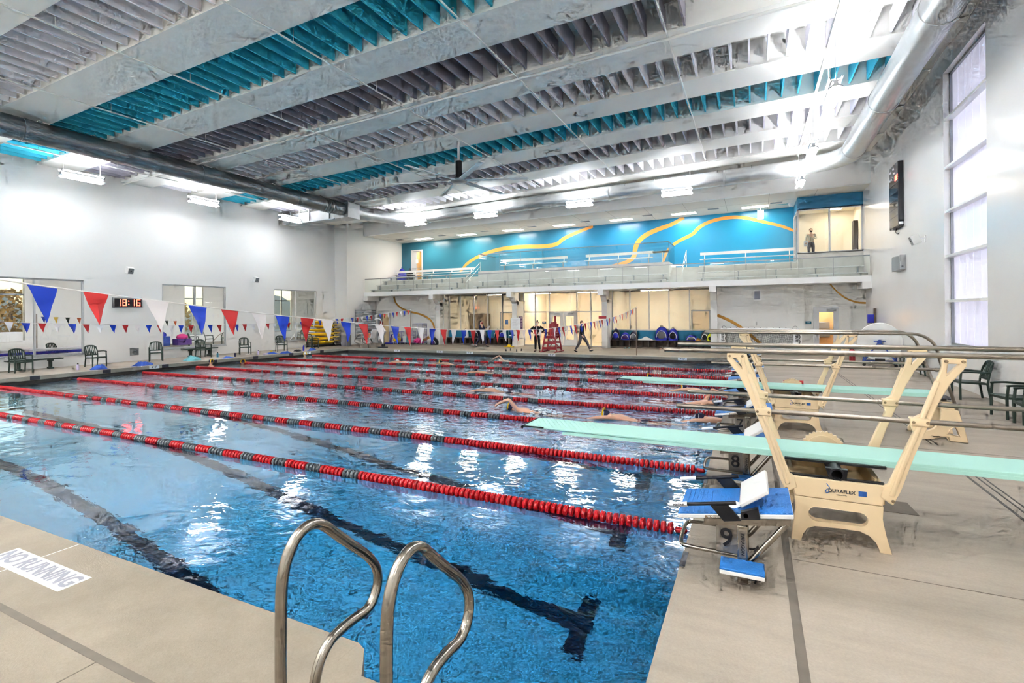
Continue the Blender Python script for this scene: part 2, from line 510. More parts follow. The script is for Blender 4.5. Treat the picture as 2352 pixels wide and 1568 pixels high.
# dark lane lines set in the pool bottom, with their end bars
LW = 2.2233; RY0 = 1.288
b = MB()
for k in range(9):
    yc = .18 + LW * k
    xs = [x for x, z in prof[1:-1]]
    xs = [-21.0] + [x for x in xs if -21 < x < -1.8] + [-1.8]
    vs = []; fs = []
    for x in xs:
        vs += [(x, yc - .13, depth(x) + .012), (x, yc + .13, depth(x) + .012)]
    fs = [(2 * i, 2 * i + 2, 2 * i + 3, 2 * i + 1) for i in range(len(xs) - 1)]
    b.add(vs, fs)
    for xc in (-1.75, -21.0):
        za, zc = depth(xc - .13) + .014, depth(xc + .13) + .014
        b.add([(xc - .13, yc - .5, za), (xc + .13, yc - .5, zc), (xc + .13, yc + .5, zc), (xc - .13, yc + .5, za)], [(0, 1, 2, 3)])
    # cross targets on the two end walls
    for xw in (XL - .095, XR + .095):
        dx = .012 if xw < -10 else -.012
        b.box(min(xw, xw + dx), max(xw, xw + dx), yc - .13, yc + .13, -1.0, -.12)
        b.box(min(xw, xw + dx), max(xw, xw + dx), yc - .45, yc + .45, -.45, -.2)
struct(b, 'trim_3', 'line_dark')
# water: one closed body so that it tints with depth
b = MB()
wx0, wx1, wy0, wy1 = XL - .075, XR + .075, YF - .31, YB + .075
wz = -.03
vs = [(wx0, wy0, wz), (wx1, wy0, wz), (wx1, wy1, wz), (wx0, wy1, wz), (wx0, wy0, -4.3), (wx1, wy0, -4.3), (wx1, wy1, -4.3), (wx0, wy1, -4.3)]
b.add(vs, [(0, 1, 2, 3), (7, 6, 5, 4), (4, 5, 1, 0), (5, 6, 2, 1), (6, 7, 3, 2), (7, 4, 0, 3)])
struct(b, 'water', 'water')
# dark tile squares let into the coping at each lane's middle
b = MB()
for k in range(9):
    yc = .18 + LW * k
    b.box(XL - .27, XL + .018, yc - .14, yc + .14, .09, ZD + .007)
    if k < 9: b.box(XR - .003, XR + .04, yc - .14, yc + .14, .12, ZD + .003)
struct(b, 'trim_4', 'tile_dark')
# joints in the deck
b = MB(); b.box(-26, .66, -2.63, -2.58, ZD - .01, ZD + .002); b.box(.63, .69, -9, 20, ZD - .01, ZD + .002)
struct(b, 'trim_5', 'joint')
b = MB()
for x in (2.90, 2.965):
    b.box(x, x + .018, -2, 4.6, ZD - .01, ZD + .003); b.box(x, x + .018, 5.6, 20.4, ZD - .01, ZD + .003)
b.box(2.80, 2.83, -2, 4.6, ZD - .01, ZD + .002)
struct(b, 'trim_6', 'gutter')
b = MB()
b.box(-5.21, -5.2, -10, -1.82, ZD, ZD + .0015)
struct(b, 'trim_7', 'bevel_white')
b = MB()
for y in (-2.1, .55, 5.2, 8.2, 11.2, 14.2): b.box(.7, 5.4, y, y + .008, ZD - .01, ZD + .002)
for x in (-3.2,): b.box(x, x + .008, -10, -2.63, ZD - .01, ZD + .002)
struct(b, 'trim_8', 'joint')

# ------------------------------------------------------------------ walls
def wall_x(mb, xa, xb, ya, yb, za, zt, holes):
    """wall between x=xa..xb running along y with rectangular openings (y0,y1,z0,z1)"""
    ys = sorted({ya, yb, *[h[0] for h in holes], *[h[1] for h in holes]})
    for p, q in zip(ys, ys[1:]):
        zz = [(za, zt)]
        for h in holes:
            if h[0] <= p and q <= h[1]: zz = [(za, h[2]), (h[3], zt)]
        for z0, z1 in zz: mb.box(xa, xb, p, q, z0, z1)
WL = [(4.25, 7.62, .70, 3.95), (10.88, 14.25, .70, 3.95), (17.40, 20.75, .70, 3.95)]
b = MB(); wall_x(b, XW - .2, XW, YN, 22.42, ZD, 10.2, WL)
b.box(XW - .2, -25.07, 22.42, 28.7, ZD, 10.2)
struct(b, 'wall_left', 'wall')
RW = (11.25, 14.2, 1.3, 9.1)
b = MB(); wall_x(b, XE, XE + .45, YN, 28.7, ZD, 10.6, [RW])
struct(b, 'wall_right', 'wall_right')
b = MB(); b.box(XW, XE, YN - .2, YN, ZD, 10.6); struct(b, 'wall_front', 'wall')
# bulkhead under the roof along the right wall
b = MB(); b.box(XE - .28, XE, YN, 24.1, 9.72, 10.5); struct(b, 'trim_9', 'ceil')

# ------------------------------------------------------------------ roof
def sl_box(mb, x0, x1, y0, y1, h0, h1, m=0):
    vs = [(x, y, zb(x) + h) for h in (h0, h1) for y in (y0, y1) for x in (x0, x1)]
    return mb.hexa(vs, m)
PB = 3.055
b = MB(); sl_box(b, XW - .2, XE + .4, YN - .2, 24.3, .80, .95); struct(b, 'ceiling', 'ceil')
for k in range(-4, 8):
    n = PB * k - .02
    b = MB(); sl_box(b, XW, XE, n, n + 1.25, 0, .8)
    for e in (n - .05, n + 1.25):      # thin lips along both lower edges
        sl_box(b, XW, XE, e, e + .05, 0, .03)
    struct(b, 'ceiling_beam', 'beam')
# ------------------------------------------------------------------ far end: lower storey
YG = 26.0           # glass line of the storefront
ZS = 3.66           # underside of the balcony
b = MB()
b.box(-25.07, -19.0, 25.3, 25.5, ZD, 3.75)           # wall with the gold stripe
b.box(-19.0, -18.98, 25.3, YG, ZD, 3.75)
struct(b, 'wall_back', 'block_wall')
b = MB(); b.box(-1.45, 2.73, 25.0, 25.2, ZD, 3.75); b.box(2.53, 2.73, 25.2, 25.6, ZD, 3.75)
for x0, x1, z0, z1 in ((2.73, 3.17, ZD, 3.75), (4.26, 5.4, ZD, 3.75), (3.17, 4.26, 2.5, 3.75)):
    b.box(x0, x1, 25.4, 25.6, z0, z1)
b.box(-1.5, -1.3, 25.2, 26, ZD, 3.75)
struct(b, 'wall_back_right', 'block_wall')
# columns with brackets that carry the balcony
for i, x in enumerate((-19.19, -13.36, -7.49, -1.5)):
    b = MB(); b.box(x - .165, x + .165, 24.85, 25.3 if i in (0, 3) else 26.0, ZD, 3.1)
    b.box(x - .165, x + .165, 24.02, 25.3, ZS - .32, ZS)
    b.prism([(24.5, ZS - .32), (25.2, ZS - .32), (25.2, 2.9), (24.85, 2.95)], 'x', x - .165, x + .165)
    struct(b, 'column', 'wall')
for x in (-24.9, 5.2):
    b = MB(); b.box(x - .17, x + .2, 24.02, 25.3, ZS - .32, ZS); struct(b, 'trim_10', 'wall')
# gold stripes painted on the lower walls
def stripe(pts, w, y, name, m):
    pts = smooth([(x, z) for x, z in pts], 2)
    top = []; bot = []
    for i, p in enumerate(pts):
        a = V(pts[max(0, i - 1)]); c = V(pts[min(len(pts) - 1, i + 1)])
        d = (c - a).normalized(); n = V((-d.y, d.x))
        ww = w(i / (len(pts) - 1)) if callable(w) else w
        top.append(V(p) + n * ww / 2); bot.append(V(p) - n * ww / 2)
    b = MB(); k = len(pts)
    vs = [(p.x, y, p.y) for p in top] + [(p.x, y, p.y) for p in bot] + [(p.x, y + .02, p.y) for p in top] + [(p.x, y + .02, p.y) for p in bot]
    fs = []
    for i in range(k - 1):
        fs += [(i, i + k, i + k + 1, i + 1), (i, i + 1, i + 1 + 2 * k, i + 2 * k), (i + k, i + 3 * k, i + 1 + 3 * k, i + 1 + k)]
    b.add(vs, fs)
    struct(b, name, m)
stripe([(-23.32, 3.64), (-23.2, 3.2), (-22.75, 2.8), (-21.95, 2.52), (-21.0, 2.35), (-20.25, 2.05), (-19.87, 1.65), (-19.76, 1.15)], .13, 25.295, 'trim_11', 'gold')
stripe([(-21.2, .3), (-20.8, .42), (-20.24, .72)], .2, 25.295, 'trim_12', 'gold')
stripe([(-1.33, 2.13), (-.83, 1.9), (-.4, 1.65), (-.05, 1.38), (.9, .5)], .15, 24.995, 'trim_13', 'gold')
stripe([(3.88, 3.7), (4.14, 3.33), (4.5, 2.96), (4.96, 2.72), (5.39, 2.68)], lambda t: .05 + .05 * t, 25.395, 'trim_14', 'gold')

# storefront glazing
def glazing(name, xs, z0, z1, transom, skip=(), y=YG):
    b = MB()
    for x in xs: b.box(x - .03, x + .03, y - .05, y + .05, z0, z1)
    for z in (z0, z1, *transom): b.box(xs[0], xs[-1], y - .05, y + .05, z - .03, z + .03)
    w = struct(b, name, 'alu_frame')
    g = MB()
    for x0, x1 in zip(xs, xs[1:]):
        zz = [z0, *transom, z1]
        for a, c in zip(zz, zz[1:]):
            if (x0, a) in skip: continue
            g.box(x0 + .03, x1 - .03, y - .006, y + .006, a + .03, c - .03)
    o = g.build('pane', 'glass_clear', w)
    return w
glazing('window_1', [-18.97, -18.07, -16.98, -15.89, -14.8, -13.55], 1.2, ZS, ())
glazing('window_2', [-13.2, -12.38, -11.4, -9.55, -8.66, -7.66], ZD + .03, ZS, (2.4,), skip={(-11.4, ZD + .03)})
glazing('window_3', [-7.3, -6.24, -5.12, -3.98, -2.85, -1.66], 1.27, ZS, ())
for i, (x0, x1, hinge) in enumerate(((-11.36, -10.49, 1), (-10.46, -9.59, 0))):
    b = MB()
    b.prism([(x0, ZD + .02), (x1, ZD + .02), (x1, 2.36), (x0, 2.36)], 'y', YG - .03, YG + .03,
            holes=[[(x0 + .17, ZD + .42), (x1 - .17, ZD + .42), (x1 - .17, 2.12), (x0 + .17, 2.12)]])
    d = struct(b, 'door_%d' % (i + 1), 'white')
    MB().box(x0 + .17, x1 - .17, YG - .005, YG + .005, ZD + .42, 2.12).build('pane', 'glass_clear', d)
    MB().box(x0 + .1, x1 - .1, YG - .09, YG - .06, 1.2, 1.24).build('push_bar', 'alu', d)
    xc = x0 + .5
    MB().box(xc - .18, xc + .18, YG - .1, YG - .03, 2.24, 2.31).build('door_closer', 'silver', d)
# low teal walls under the windows
b = MB(); b.box(-19.0, -13.5, YG - .06, YG + .06, ZD, 1.2); struct(b, 'trim_15', 'teal_panel')
b = MB(); b.box(-7.35, -1.62, YG - .06, YG + .06, ZD, 1.25); struct(b, 'trim_16', 'teal_panel')

# rooms behind the glass
b = MB()
b.box(-19.2, -1.3, YG - .05, 30.2, ZD - .1, ZD)
struct(b, 'floor_hall', 'room_floor')
b = MB()
b.box(-19.2, -1.3, 30.0, 30.2, ZD, 3.75); b.box(-19.2, -19.0, YG, 30, ZD, 3.75); b.box(-1.5, -1.3, YG, 30, ZD, 3.75)
b.box(-13.5, -13.2, YG + .06, 30, ZD, 3.75); b.box(-7.6, -7.35, YG + .06, 30, ZD, 3.75)
b.box(-10.9, -10.7, 28.2, 30, ZD, 3.75)
struct(b, 'wall_hall', 'room_beige')
b = MB(); b.box(-19.2, -1.3, YG - .1, 30.2, 3.72, 3.8); struct(b, 'ceiling_hall', 'room_beige')
for i, (x, y, w_, lab) in enumerate(((-16.2, 27.6, 1.3, 'left hall'), (-12.6, 27.6, 1.4, 'glass door hall, over the left half'), (-9.2, 27.4, 1.5, 'glass door hall, over the right half'), (-5.0, 27.3, 1.7, 'right hall'))):
    t = thing('ceiling_light', 'long warm ceiling light in the ' + lab + ' behind the glass', 'light', (x, y, 3.70), 0)
    MB().box(-w_ / 2, w_ / 2, -.09, .09, -.03, .015).build('housing', 'white', t)
    MB().box(-w_ / 2 + .03, w_ / 2 - .03, -.07, .07, -.045, -.03).build('diffuser', 'room_glow', t)
# doors, lockers and notices inside
def inner_door(x0, x1, y, idx, panel='cream'):
    b = MB(); b.box(x0 - .08, x0, y - .04, y, ZD, 2.45); b.box(x1, x1 + .08, y - .04, y, ZD, 2.45); b.box(x0 - .08, x1 + .08, y - .04, y, 2.36, 2.45)
    d = struct(b, 'door_%d' % idx, 'galv_dark')
    MB().box(x0, x1, y - .03, y - .002, ZD, 2.36).build('leaf', panel, d)
    MB().box(x1 - .12, x1 - .03, y - .07, y - .03, 1.2, 1.24).build('handle', 'alu', d)
    return d
inner_door(-16.9, -15.9, 30.0, 3); inner_door(-3.1, -2.1, 30.0, 4)
tag(MB().box(-16.55, -16.3, 29.955, 29.97, 1.5, 1.85).build('notice', 'label_blue'), 'blue notice on the door inside the left hall', 'sign')
t = thing('locker', 'brown wooden locker cabinet inside the left hall', 'locker', (-18.3, 29.2, ZD))
MB().box(-.65, .65, -.4, .4, 0, 2.1).build('body', 'brown_panel', t)
for i in range(3): MB().box(-.63 + i * .43, -.23 + i * .43, -.42, -.4, .05, 2.05).build('door', 'brown_panel', t, bevel=.005)

# ------------------------------------------------------------------ balcony
b = MB(); b.box(-25.07, XE, 24.1, 26.6, ZS, 3.75); b.box(-25.07, XE, 24.1, 24.22, 3.75, 3.95)
struct(b, 'floor_balcony', 'white')
def rows(mb, x0, x1, steps, yb=28.5):
    for i, (y, z) in enumerate(steps):
        mb.box(x0, x1, y, yb, 3.7, z)
b = MB()
rows(b, -25.07, -17.5, [(24.88, 4.1), (25.58, 4.45), (26.28, 4.8), (26.75, 4.95)])
rows(b, -17.5, -16.4, [(24.88, 3.98), (25.3, 4.15), (25.7, 4.36), (26.1, 4.6), (26.5, 4.78), (26.8, 4.95)])
rows(b, -16.4, -3.9, [(24.88, 4.1), (25.6, 5.2)])
rows(b, -3.9, -2.35, [(24.88, 3.98), (25.3, 4.15), (25.7, 4.36), (26.1, 4.6), (26.5, 4.78), (26.8, 4.95)])
rows(b, -2.35, 2.54, [(24.88, 4.1), (25.58, 4.45), (26.28, 4.8), (26.6, 4.95)])
rows(b, 2.54, XE, [(24.88, 4.1)], 25.94)
b.box(2.54, XE, 25.94, 26.06, 3.7, 5.33); b.box(2.54, 5.4, 26.06, 28.5, 3.7, 5.02)
struct(b, 'floor_bleachers', 'concrete_riser')
# mural wall, right side office box
b = MB(); b.box(-25.07, -24.12, 28.5, 28.7, 3.7, 8.6); b.box(-23.0, XE, 28.5, 28.7, 3.7, 8.6); b.box(-24.12, -23.0, 28.5, 28.7, 7.42, 8.6); b.box(-24.12, -23.0, 28.5, 28.7, 3.7, 4.95)
struct(b, 'wall_mural', 'mural')
stripe([(-19.6, 5.5), (-18.95, 6.2), (-17.65, 6.72), (-16.2, 7.05), (-14.45, 7.1), (-12.8, 6.98), (-11.75, 7.06), (-11.35, 7.43), (-10.3, 7.8), (-9.2, 8.1)], lambda t: .16 + .12 * math.sin(PI * t), 28.495, 'trim_17', 'orange_stripe')
stripe([(-8.4, 5.3), (-7.0, 5.55), (-6.45, 5.9), (-6.45, 6.35), (-6.23, 6.92), (-5.6, 7.35), (-4.8, 7.62), (-4.1, 7.8), (-3.4, 8.18)], lambda t: .18 + .12 * math.sin(PI * t), 28.495, 'trim_18', 'orange_stripe')
stripe([(-4.8, 5.2), (-4.62, 5.68), (-4.4, 6.25), (-3.75, 6.75), (-2.87, 7.08), (-2.6, 7.45), (-2.0, 7.78), (-1.0, 7.96), (-.05, 7.9), (1.05, 7.5), (1.95, 7.2), (2.6, 6.85)], lambda t: .13 + .08 * math.sin(PI * t), 28.495, 'trim_19', 'orange_stripe')
# soffit over the gallery, fascia above it
def zs(x): return 8.03 + .0075 * (x + 25)
b = MB()
b.hexa([(x, y, zs(x) + h) for h in (0, .15) for y in (24.3, 28.7) for x in (-25.07, XE)])
o = struct(b, 'ceiling_balcony', 'soffit')
b = MB()
b.hexa([(x, y, z) for z in (0, 1) for y in (24.1, 24.3) for x in (-25.07, XE)])
b.v = [(x, y, zs(x) if z == 0 else 10.4) for x, y, z in b.v]
struct(b, 'wall_fascia', 'bevel_white')
b = MB()   # joints between the soffit boards
for i in range(14):
    x = -24 + i * 2.1; b.hexa([(xx, yy, zs(xx) + h) for h in (-.002, .01) for yy in (24.2, 28.5) for xx in (x, x + .012)])
b.hexa([(x, y, zs(x) + h) for h in (-.002, .01) for y in (26.2, 26.212) for x in (-25, 5.3)])
struct(b, 'trim_20', 'joint')
# office box
ZT, ZF = 7.57, 5.33
b = MB(); b.box(2.54, XE, 25.94, 26.1, ZT, 8.25); b.box(2.54, 2.66, 26.1, 28.5, ZT, 8.25); struct(b, 'wall_office', 'mural_header')
b = MB()
for x in (2.56, 3.97, 5.36): b.box(x - .04, x + .04, 25.94, 26.06, ZF, ZT)
for z in (ZF, ZT): b.box(2.52, XE, 25.94, 26.06, z - .04, z + .04)
for y in (26.06, 27.3, 28.45): b.box(2.52, 2.6, y - .04, y + .04, 5.0, ZT)
b.box(2.52, 2.6, 26.06, 28.5, ZT - .05, ZT + .02)
w_ = struct(b, 'window_4', 'offwhite_frame')
MB().box(2.6, 3.93, 25.99, 26.01, ZF + .04, ZT - .04).box(4.01, 5.32, 25.99, 26.01, ZF + .04, ZT - .04).box(2.55, 2.57, 26.1, 28.4, 5.05, ZT - .05).build('pane', 'glass_clear', w_)
b = MB(); b.box(2.6, XE, 28.3, 28.48, 5.02, 7.9); b.box(5.36, XE, 26.1, 28.4, 5.02, 7.9); b.box(2.66, XE, 26.1, 28.4, 7.75, 7.85)
struct(b, 'wall_office_inner', 'room_beige')
t = thing('ceiling_light', 'warm square ceiling light inside the upstairs office', 'light', (4.4, 27.2, 7.74))
MB().box(-.3, .3, -.3, .3, -.02, .01).build('housing', 'white', t); MB().box(-.27, .27, -.27, .27, -.03, -.02).build('diffuser', 'soft_glow', t)
tag(MB().box(5.15, 5.35, 27.0, 27.5, 5.03, 7.0).build('cabinet', 'wood_dark', bevel=.01), 'dark tall cabinet against the right side of the upstairs office', 'cabinet')
# door in the mural wall, standing ajar
b = MB(); b.prism([(-24.12, 4.95), (-23.0, 4.95), (-23.0, 7.42), (-24.12, 7.42)], 'y', 28.46, 28.6, holes=[[(-23.62, 5.0), (-23.12, 5.0), (-23.12, 7.3), (-23.62, 7.3)]])
d = struct(b, 'door_5', 'offwhite_frame')
MB().box(-23.4, -23.12, 28.62, 28.66, 4.97, 7.25).build('leaf', 'door_tan', d)
MB().box(-24.0, -23.05, 28.4, 28.43, 5.95, 5.99).build('push_bar', 'alu', d)
MB().box(-23.85, -23.3, 28.4, 28.47, 7.26, 7.32).build('door_closer', 'silver', d)
tag(MB().box(-23.62, -23.38, 28.40, 28.41, 6.35, 6.65).build('notice', 'paper'), 'white paper notice on the door in the blue wall', 'sign')
b = MB(); b.box(-24.2, -22.9, 28.7, 30, 4.9, 4.95); b.box(-24.2, -22.9, 29.9, 30, 4.95, 7.6); b.box(-24.2, -24.1, 28.7, 30, 4.95, 7.6); b.box(-23, -22.9, 28.7, 30, 4.95, 7.6); b.box(-24.2, -22.9, 28.7, 30, 7.6, 7.65)
struct(b, 'wall_passage', 'tan')
t = thing('ceiling_light', 'small warm ceiling light in the passage behind the blue wall', 'light', (-23.55, 29.3, 7.59))
MB().box(-.2, .2, -.2, .2, -.02, .01).build('housing', 'white', t); MB().box(-.18, .18, -.18, .18, -.03, -.02).build('diffuser', 'soft_glow', t)
# ceiling lights and air grilles in the soffit
SLX = [-22.08, -18.3, -14.55, -10.83, -7.03, -3.27, .57]
words = ['above the upstairs door', 'second from the door end', 'third from the door end', 'fourth from the door end', 'fifth from the door end', 'second from the office', 'closest to the office']
for x, wd in zip(SLX, words):
    t = thing('soffit_light', 'white rectangular light panel in the gallery soffit, ' + wd, 'light', (x, 27.3, zs(x) - .004), 0, 'soffit lights')
    MB().prism([(-.72, -.32), (.72, -.32), (.72, .32), (-.72, .32)], 'z', -.012, .02, holes=[[(-.68, -.28), (.68, -.28), (.68, .28), (-.68, .28)]]).build('frame', 'white', t)
    MB().box(-.68, .68, -.28, .28, -.006, .01).build('diffuser', 'panel_glow', t)
for i, x in enumerate([-23.9, -20.1, -16.5, -12.9, -9.2, -5.3, -1.6, 1.6]):
    t = thing('air_grille', 'dark slotted air grille in the gallery soffit, number %d from the door end' % (i + 1), 'vent', (x, 26.75, zs(x) - .003), 0, 'soffit air grilles')
    b = MB()
    for k in range(5): b.box(-.28, .28, -.14 + k * .06, -.12 + k * .06, -.012, .0)
    b.build('slats', 'galv_dark', t)
    MB().box(-.3, .3, -.17, .17, -.004, .004).build('frame', 'ink_grey', t)
# ------------------------------------------------------------------ windows in the left wall
for i, (a, c, z0, z1) in enumerate(WL):
    b = MB(); x0, x1 = XW - .12, XW - .04
    for y in (a + .03, (a + c) / 2, c - .03): b.box(x0, x1, y - .03, y + .03, z0, z1)
    for z in (z0 + .03, z1 - .03): b.box(x0, x1, a, c, z - .03, z + .03)
    b.box(XW - .2, XW + .03, a - .03, c + .03, z0 - .04, z0)
    w_ = struct(b, 'window_%d' % (i + 5), 'alu_frame')
    m_ = (a + c) / 2
    MB().box(XW - .085, XW - .075, a + .06, m_ - .03, z0 + .06, z1 - .06).box(XW - .085, XW - .075, m_ + .03, c - .06, z0 + .06, z1 - .06).build('pane', 'glass_clear', w_)
# the second pool hall beyond
b = MB(); b.box(-40.2, XW - .2, -2, 36, 0, ZD - .02); struct(b, 'floor_far_hall', 'deck')
FW = [(6.6, 10.74), (20.4, 21.93), (28.4, 30.65)]
b = MB(); e = -2
for p, q in FW + [(36, 36)]:
    b.box(-40.2, -40, e, p, ZD, 6); e = q
for p, q in FW: b.box(-40.2, -40, p, q, ZD, .84); b.box(-40.2, -40, p, q, 4.83, 6)
b.box(-40.2, XW - .2, -2.2, -2, ZD, 6); b.box(-40.2, XW - .2, 36, 36.2, ZD, 6)
struct(b, 'wall_far_hall', 'white')
b = MB(); b.box(-40.2, XW - .2, -2, 36, 6, 6.2); struct(b, 'ceiling_far_hall', 'white')
for i, (p, q) in enumerate(FW):
    b = MB()
    for y in (p, (p + q) / 2, q): b.box(-40.15, -40.05, y - .05, y + .05, .84, 4.83)
    for z in (.84, 3.75, 4.83): b.box(-40.15, -40.05, p, q, z - .05, z + .05)
    w_ = struct(b, 'window_%d' % (i + 8), 'galv_dark')
    MB().box(-40.105, -40.095, p, q, .84, 4.83).build('pane', 'glass_clear', w_)
for i, y in enumerate((4.5, 12, 19, 26.5)):
    t = thing('hall_light', 'bright strip light hanging in the hall beyond window, ' + ('over its near end', 'second along', 'third along', 'over its far end')[i], 'light', (-33, y, 5.4))
    MB().box(-.1, .1, -1.1, 1.1, 0, .1).build('housing', 'white', t); MB().box(-.09, .09, -1.08, 1.08, -.03, 0).build('tube', 'hall_glow', t)
    b = MB(); b.cyl((0, -.9, .1), (0, -.9, .6), .01, 5); b.cyl((0, .9, .1), (0, .9, .6), .01, 5); b.build('rod', 'white', t)
# outside: ground, hill and trees
b = MB(); b.box(-110, -40.4, -30, 80, -.4, -.2); struct(b, 'ground', 'hill')
def tree(x, y, h, m, lab, seed):
    r = random.Random(seed)
    t = thing('tree', lab, 'tree', (x, y, -.2))
    MB().tube([(0, 0, 0), (.1, .05, h * .35), (0, .1, h * .7)], [.16, .12, .05], 7).build('trunk', 'tree_trunk', t)
    b = MB()
    for _ in range(420):
        a = r.uniform(0, 2 * PI); zz = r.uniform(.22, 1); rr = h * .34 * math.sqrt(max(.05, 1 - (2 * (zz - .6)) ** 2)) * math.sqrt(r.random())
        c = V((rr * math.cos(a), rr * math.sin(a), zz * h)); u = V((r.uniform(-1, 1), r.uniform(-1, 1), r.uniform(-1, 1))).normalized(); v_ = u.orthogonal().normalized(); s_ = r.uniform(.12, .3)
        n_ = u.cross(v_) * .05
        b.add([c - u * s_, c + v_ * s_ * .6 + n_, c + u * s_, c - v_ * s_ * .6 + n_], [(0, 1, 2, 3)])
    b.build('crown', m, t)
tree(-45.5, 9.2, 5.0, 'leaf', 'olive green tree outside, behind the far hall window next to the orange cone', 1)
tree(-50, 13.6, 4.6, 'leaf_autumn', 'yellow autumn tree outside, behind the far hall window next to the orange cone', 2)
tree(-47, 22.2, 5.2, 'leaf', 'green tree outside, seen through the middle window of the left wall', 3)
tree(-54, 28.0, 4.0, 'leaf_autumn', 'yellow autumn tree outside, seen through the middle window of the left wall', 4)
b = MB(); 
for i in range(9): b.ell((-90, 4 + i * 9, -2), (8, 9, 5 + (i * 37 % 5)), 14, 8)
struct(b, 'hill', 'hill')

# ------------------------------------------------------------------ right wall window of milky panels
b = MB()
y0, y1, z0, z1 = RW; x0, x1 = XE + .14, XE + .22
for z in (z0 + .03, z1 - .03): b.box(x0, x1, y0, y1, z - .035, z + .035, 1)
for y in (y0 + .02, y1 - .03): b.box(x0, x1, y - .03, y + .03, z0, z1, 1)
for z in (2.56, 3.84, 5.12, 6.38, 7.76): b.box(XE + .02, XE + .2, y0, y1 + .0, z - .035, z + .035, 0)
w_ = struct(b, 'window_11', ['white', 'galv_dark'])
mt = mat('milky', 'e9e8fd', .12, spec=.5, emit=.10)
b = MB()
ny = 6
for i in range(ny):
    a = y0 + (y1 - y0) * i / ny
    b.box(XE + .2, XE + .23, a + .006, a + (y1 - y0) / ny - .006, z0, z1)
b.build('milky_panel', 'milky', w_)
MB().box(XE + .24, XE + .27, y0, y1, z0, z1).build('backing', 'galv', w_)

# ------------------------------------------------------------------ acoustic baffles in the seven bays
bays = [(0, 'baffle_light', 'light grey', -26, -10.2), (1, 'teal', 'teal', -26, -4.6), (2, 'baffle_dark', 'dark grey', -26, -1.0),
        (3, 'baffle_light', 'pale grey', -26, 5.2), (4, 'teal', 'teal', -26, 5.2), (5, 'baffle_grey', 'mid grey', -26, 5.2), (6, 'baffle_light', 'white', -26, 5.2)]
where = ['first roof bay, at the top left corner', 'second roof bay, large and high at the left', 'third roof bay, behind the first teal row', 'fourth roof bay, beyond the long water pipe',
         'fifth roof bay, above the ceiling fan', 'sixth roof bay, behind the ceiling fan', 'last roof bay, above the far duct']
PITCH = .4865
for k, m_, cn, xa, xb in bays:
    ya, yb = PB * k + 1.27, PB * (k + 1) - .06
    xs = []
    x = -25.9
    while x < xb:
        xs.append(x); x += PITCH
    rest = []
    if k == 6: rest = xs; xs = []
    elif k == 5: rest = xs[:11]; xs = xs[11:]
    proto = None
    bm = MB(); bm.box(-.025, .025, 0, yb - ya, .07, .62)
    me = None
    for x in xs:
        if me is None:
            o = bm.build('acoustic_baffle', m_); me = o.data
        else:
            o = bpy.data.objects.new('acoustic_baffle', me); COL.objects.link(o)
        o.location = (x, ya, zb(x))
        tag(o, '%s acoustic baffle in the %s' % (cn, where[k]), 'baffle', '%s baffles of the %s' % (cn, where[k].split(',')[0]))
    if rest:
        b = MB()
        for x in rest: sl_box(b, x - .025, x + .025, ya, yb, .07, .62)
        tag(b.build('acoustic_baffles', m_), 'dense row of %s acoustic baffles in the %s' % (cn, where[k]), 'baffle', None, 'stuff')

# ------------------------------------------------------------------ sprinkler pipes
PX = (-21.9, -17.88, -13.87, -9.8, -5.73, -1.5)
wd = ('closest to the left wall', 'second from the left wall', 'third from the left wall', 'fourth from the left wall', 'second from the right', 'closest to the right wall')
for x, w_ in zip(PX, wd):
    z = zb(x) - .11
    t = thing('sprinkler_pipe', 'thin white sprinkler pipe running under the roof beams, ' + w_, 'pipe', (x, 0, z), 0, 'sprinkler pipes')
    MB().cyl((0, -6, 0), (0, 20.6, 0), .024, 8).build('pipe', 'pipe', t)
    b = MB()
    for k in range(-1, 7):
        y = PB * k + 1.6; b.cyl((0, y, 0), (0, y, .35), .008, 5); b.lathe([(.035, -.03), (.035, .03)], (0, y, 0), 'y', 8)
    b.build('hanger', 'pipe', t)
    b = MB()
    for k in range(-1, 7):
        y = PB * k + 2.5; b.cyl((0, y, .02), (0, y, .1), .012, 6); b.lathe([(.022, .1), (.03, .105), (.03, .112)], (0, y, 0), 'z', 8)
    b.build('sprinkler_head', 'silver', t)
t = thing('water_main_pipe', 'long white water pipe running along the roof beam behind the dark baffles', 'pipe', (0, 9.12, 0))
b = MB(); b.cyl((XW + .1, 0, zb(XW) - .14), (5, 0, zb(5) - .14), .04, 10)
for i in range(7): b.lathe([(.055, -.05), (.055, .05)], (-24 + i * 4.3, 0, zb(-24 + i * 4.3) - .14), 'x', 10)
b.build('pipe', 'pipe', t)
b = MB()
for i in range(11): x = -24 + i * 2.6; b.cyl((x, 0, zb(x) - .14), (x, 0, zb(x) + .1), .01, 5)
b.build('hanger', 'pipe', t)
t = thing('conduit', 'thin white conduit running along the roof above the far pendant lights', 'pipe', (0, 21.0, 0))
b = MB(); b.cyl((-24, 0, zb(-24) - .12), (4.5, 0, zb(4.5) - .12), .018, 6); b.build('tube', 'pipe', t)
b = MB()
for i in range(9): x = -23 + i * 3.2; b.cyl((x, 0, zb(x) - .12), (x, 0, zb(x) + .1), .008, 5)
b.build('hanger', 'pipe', t)

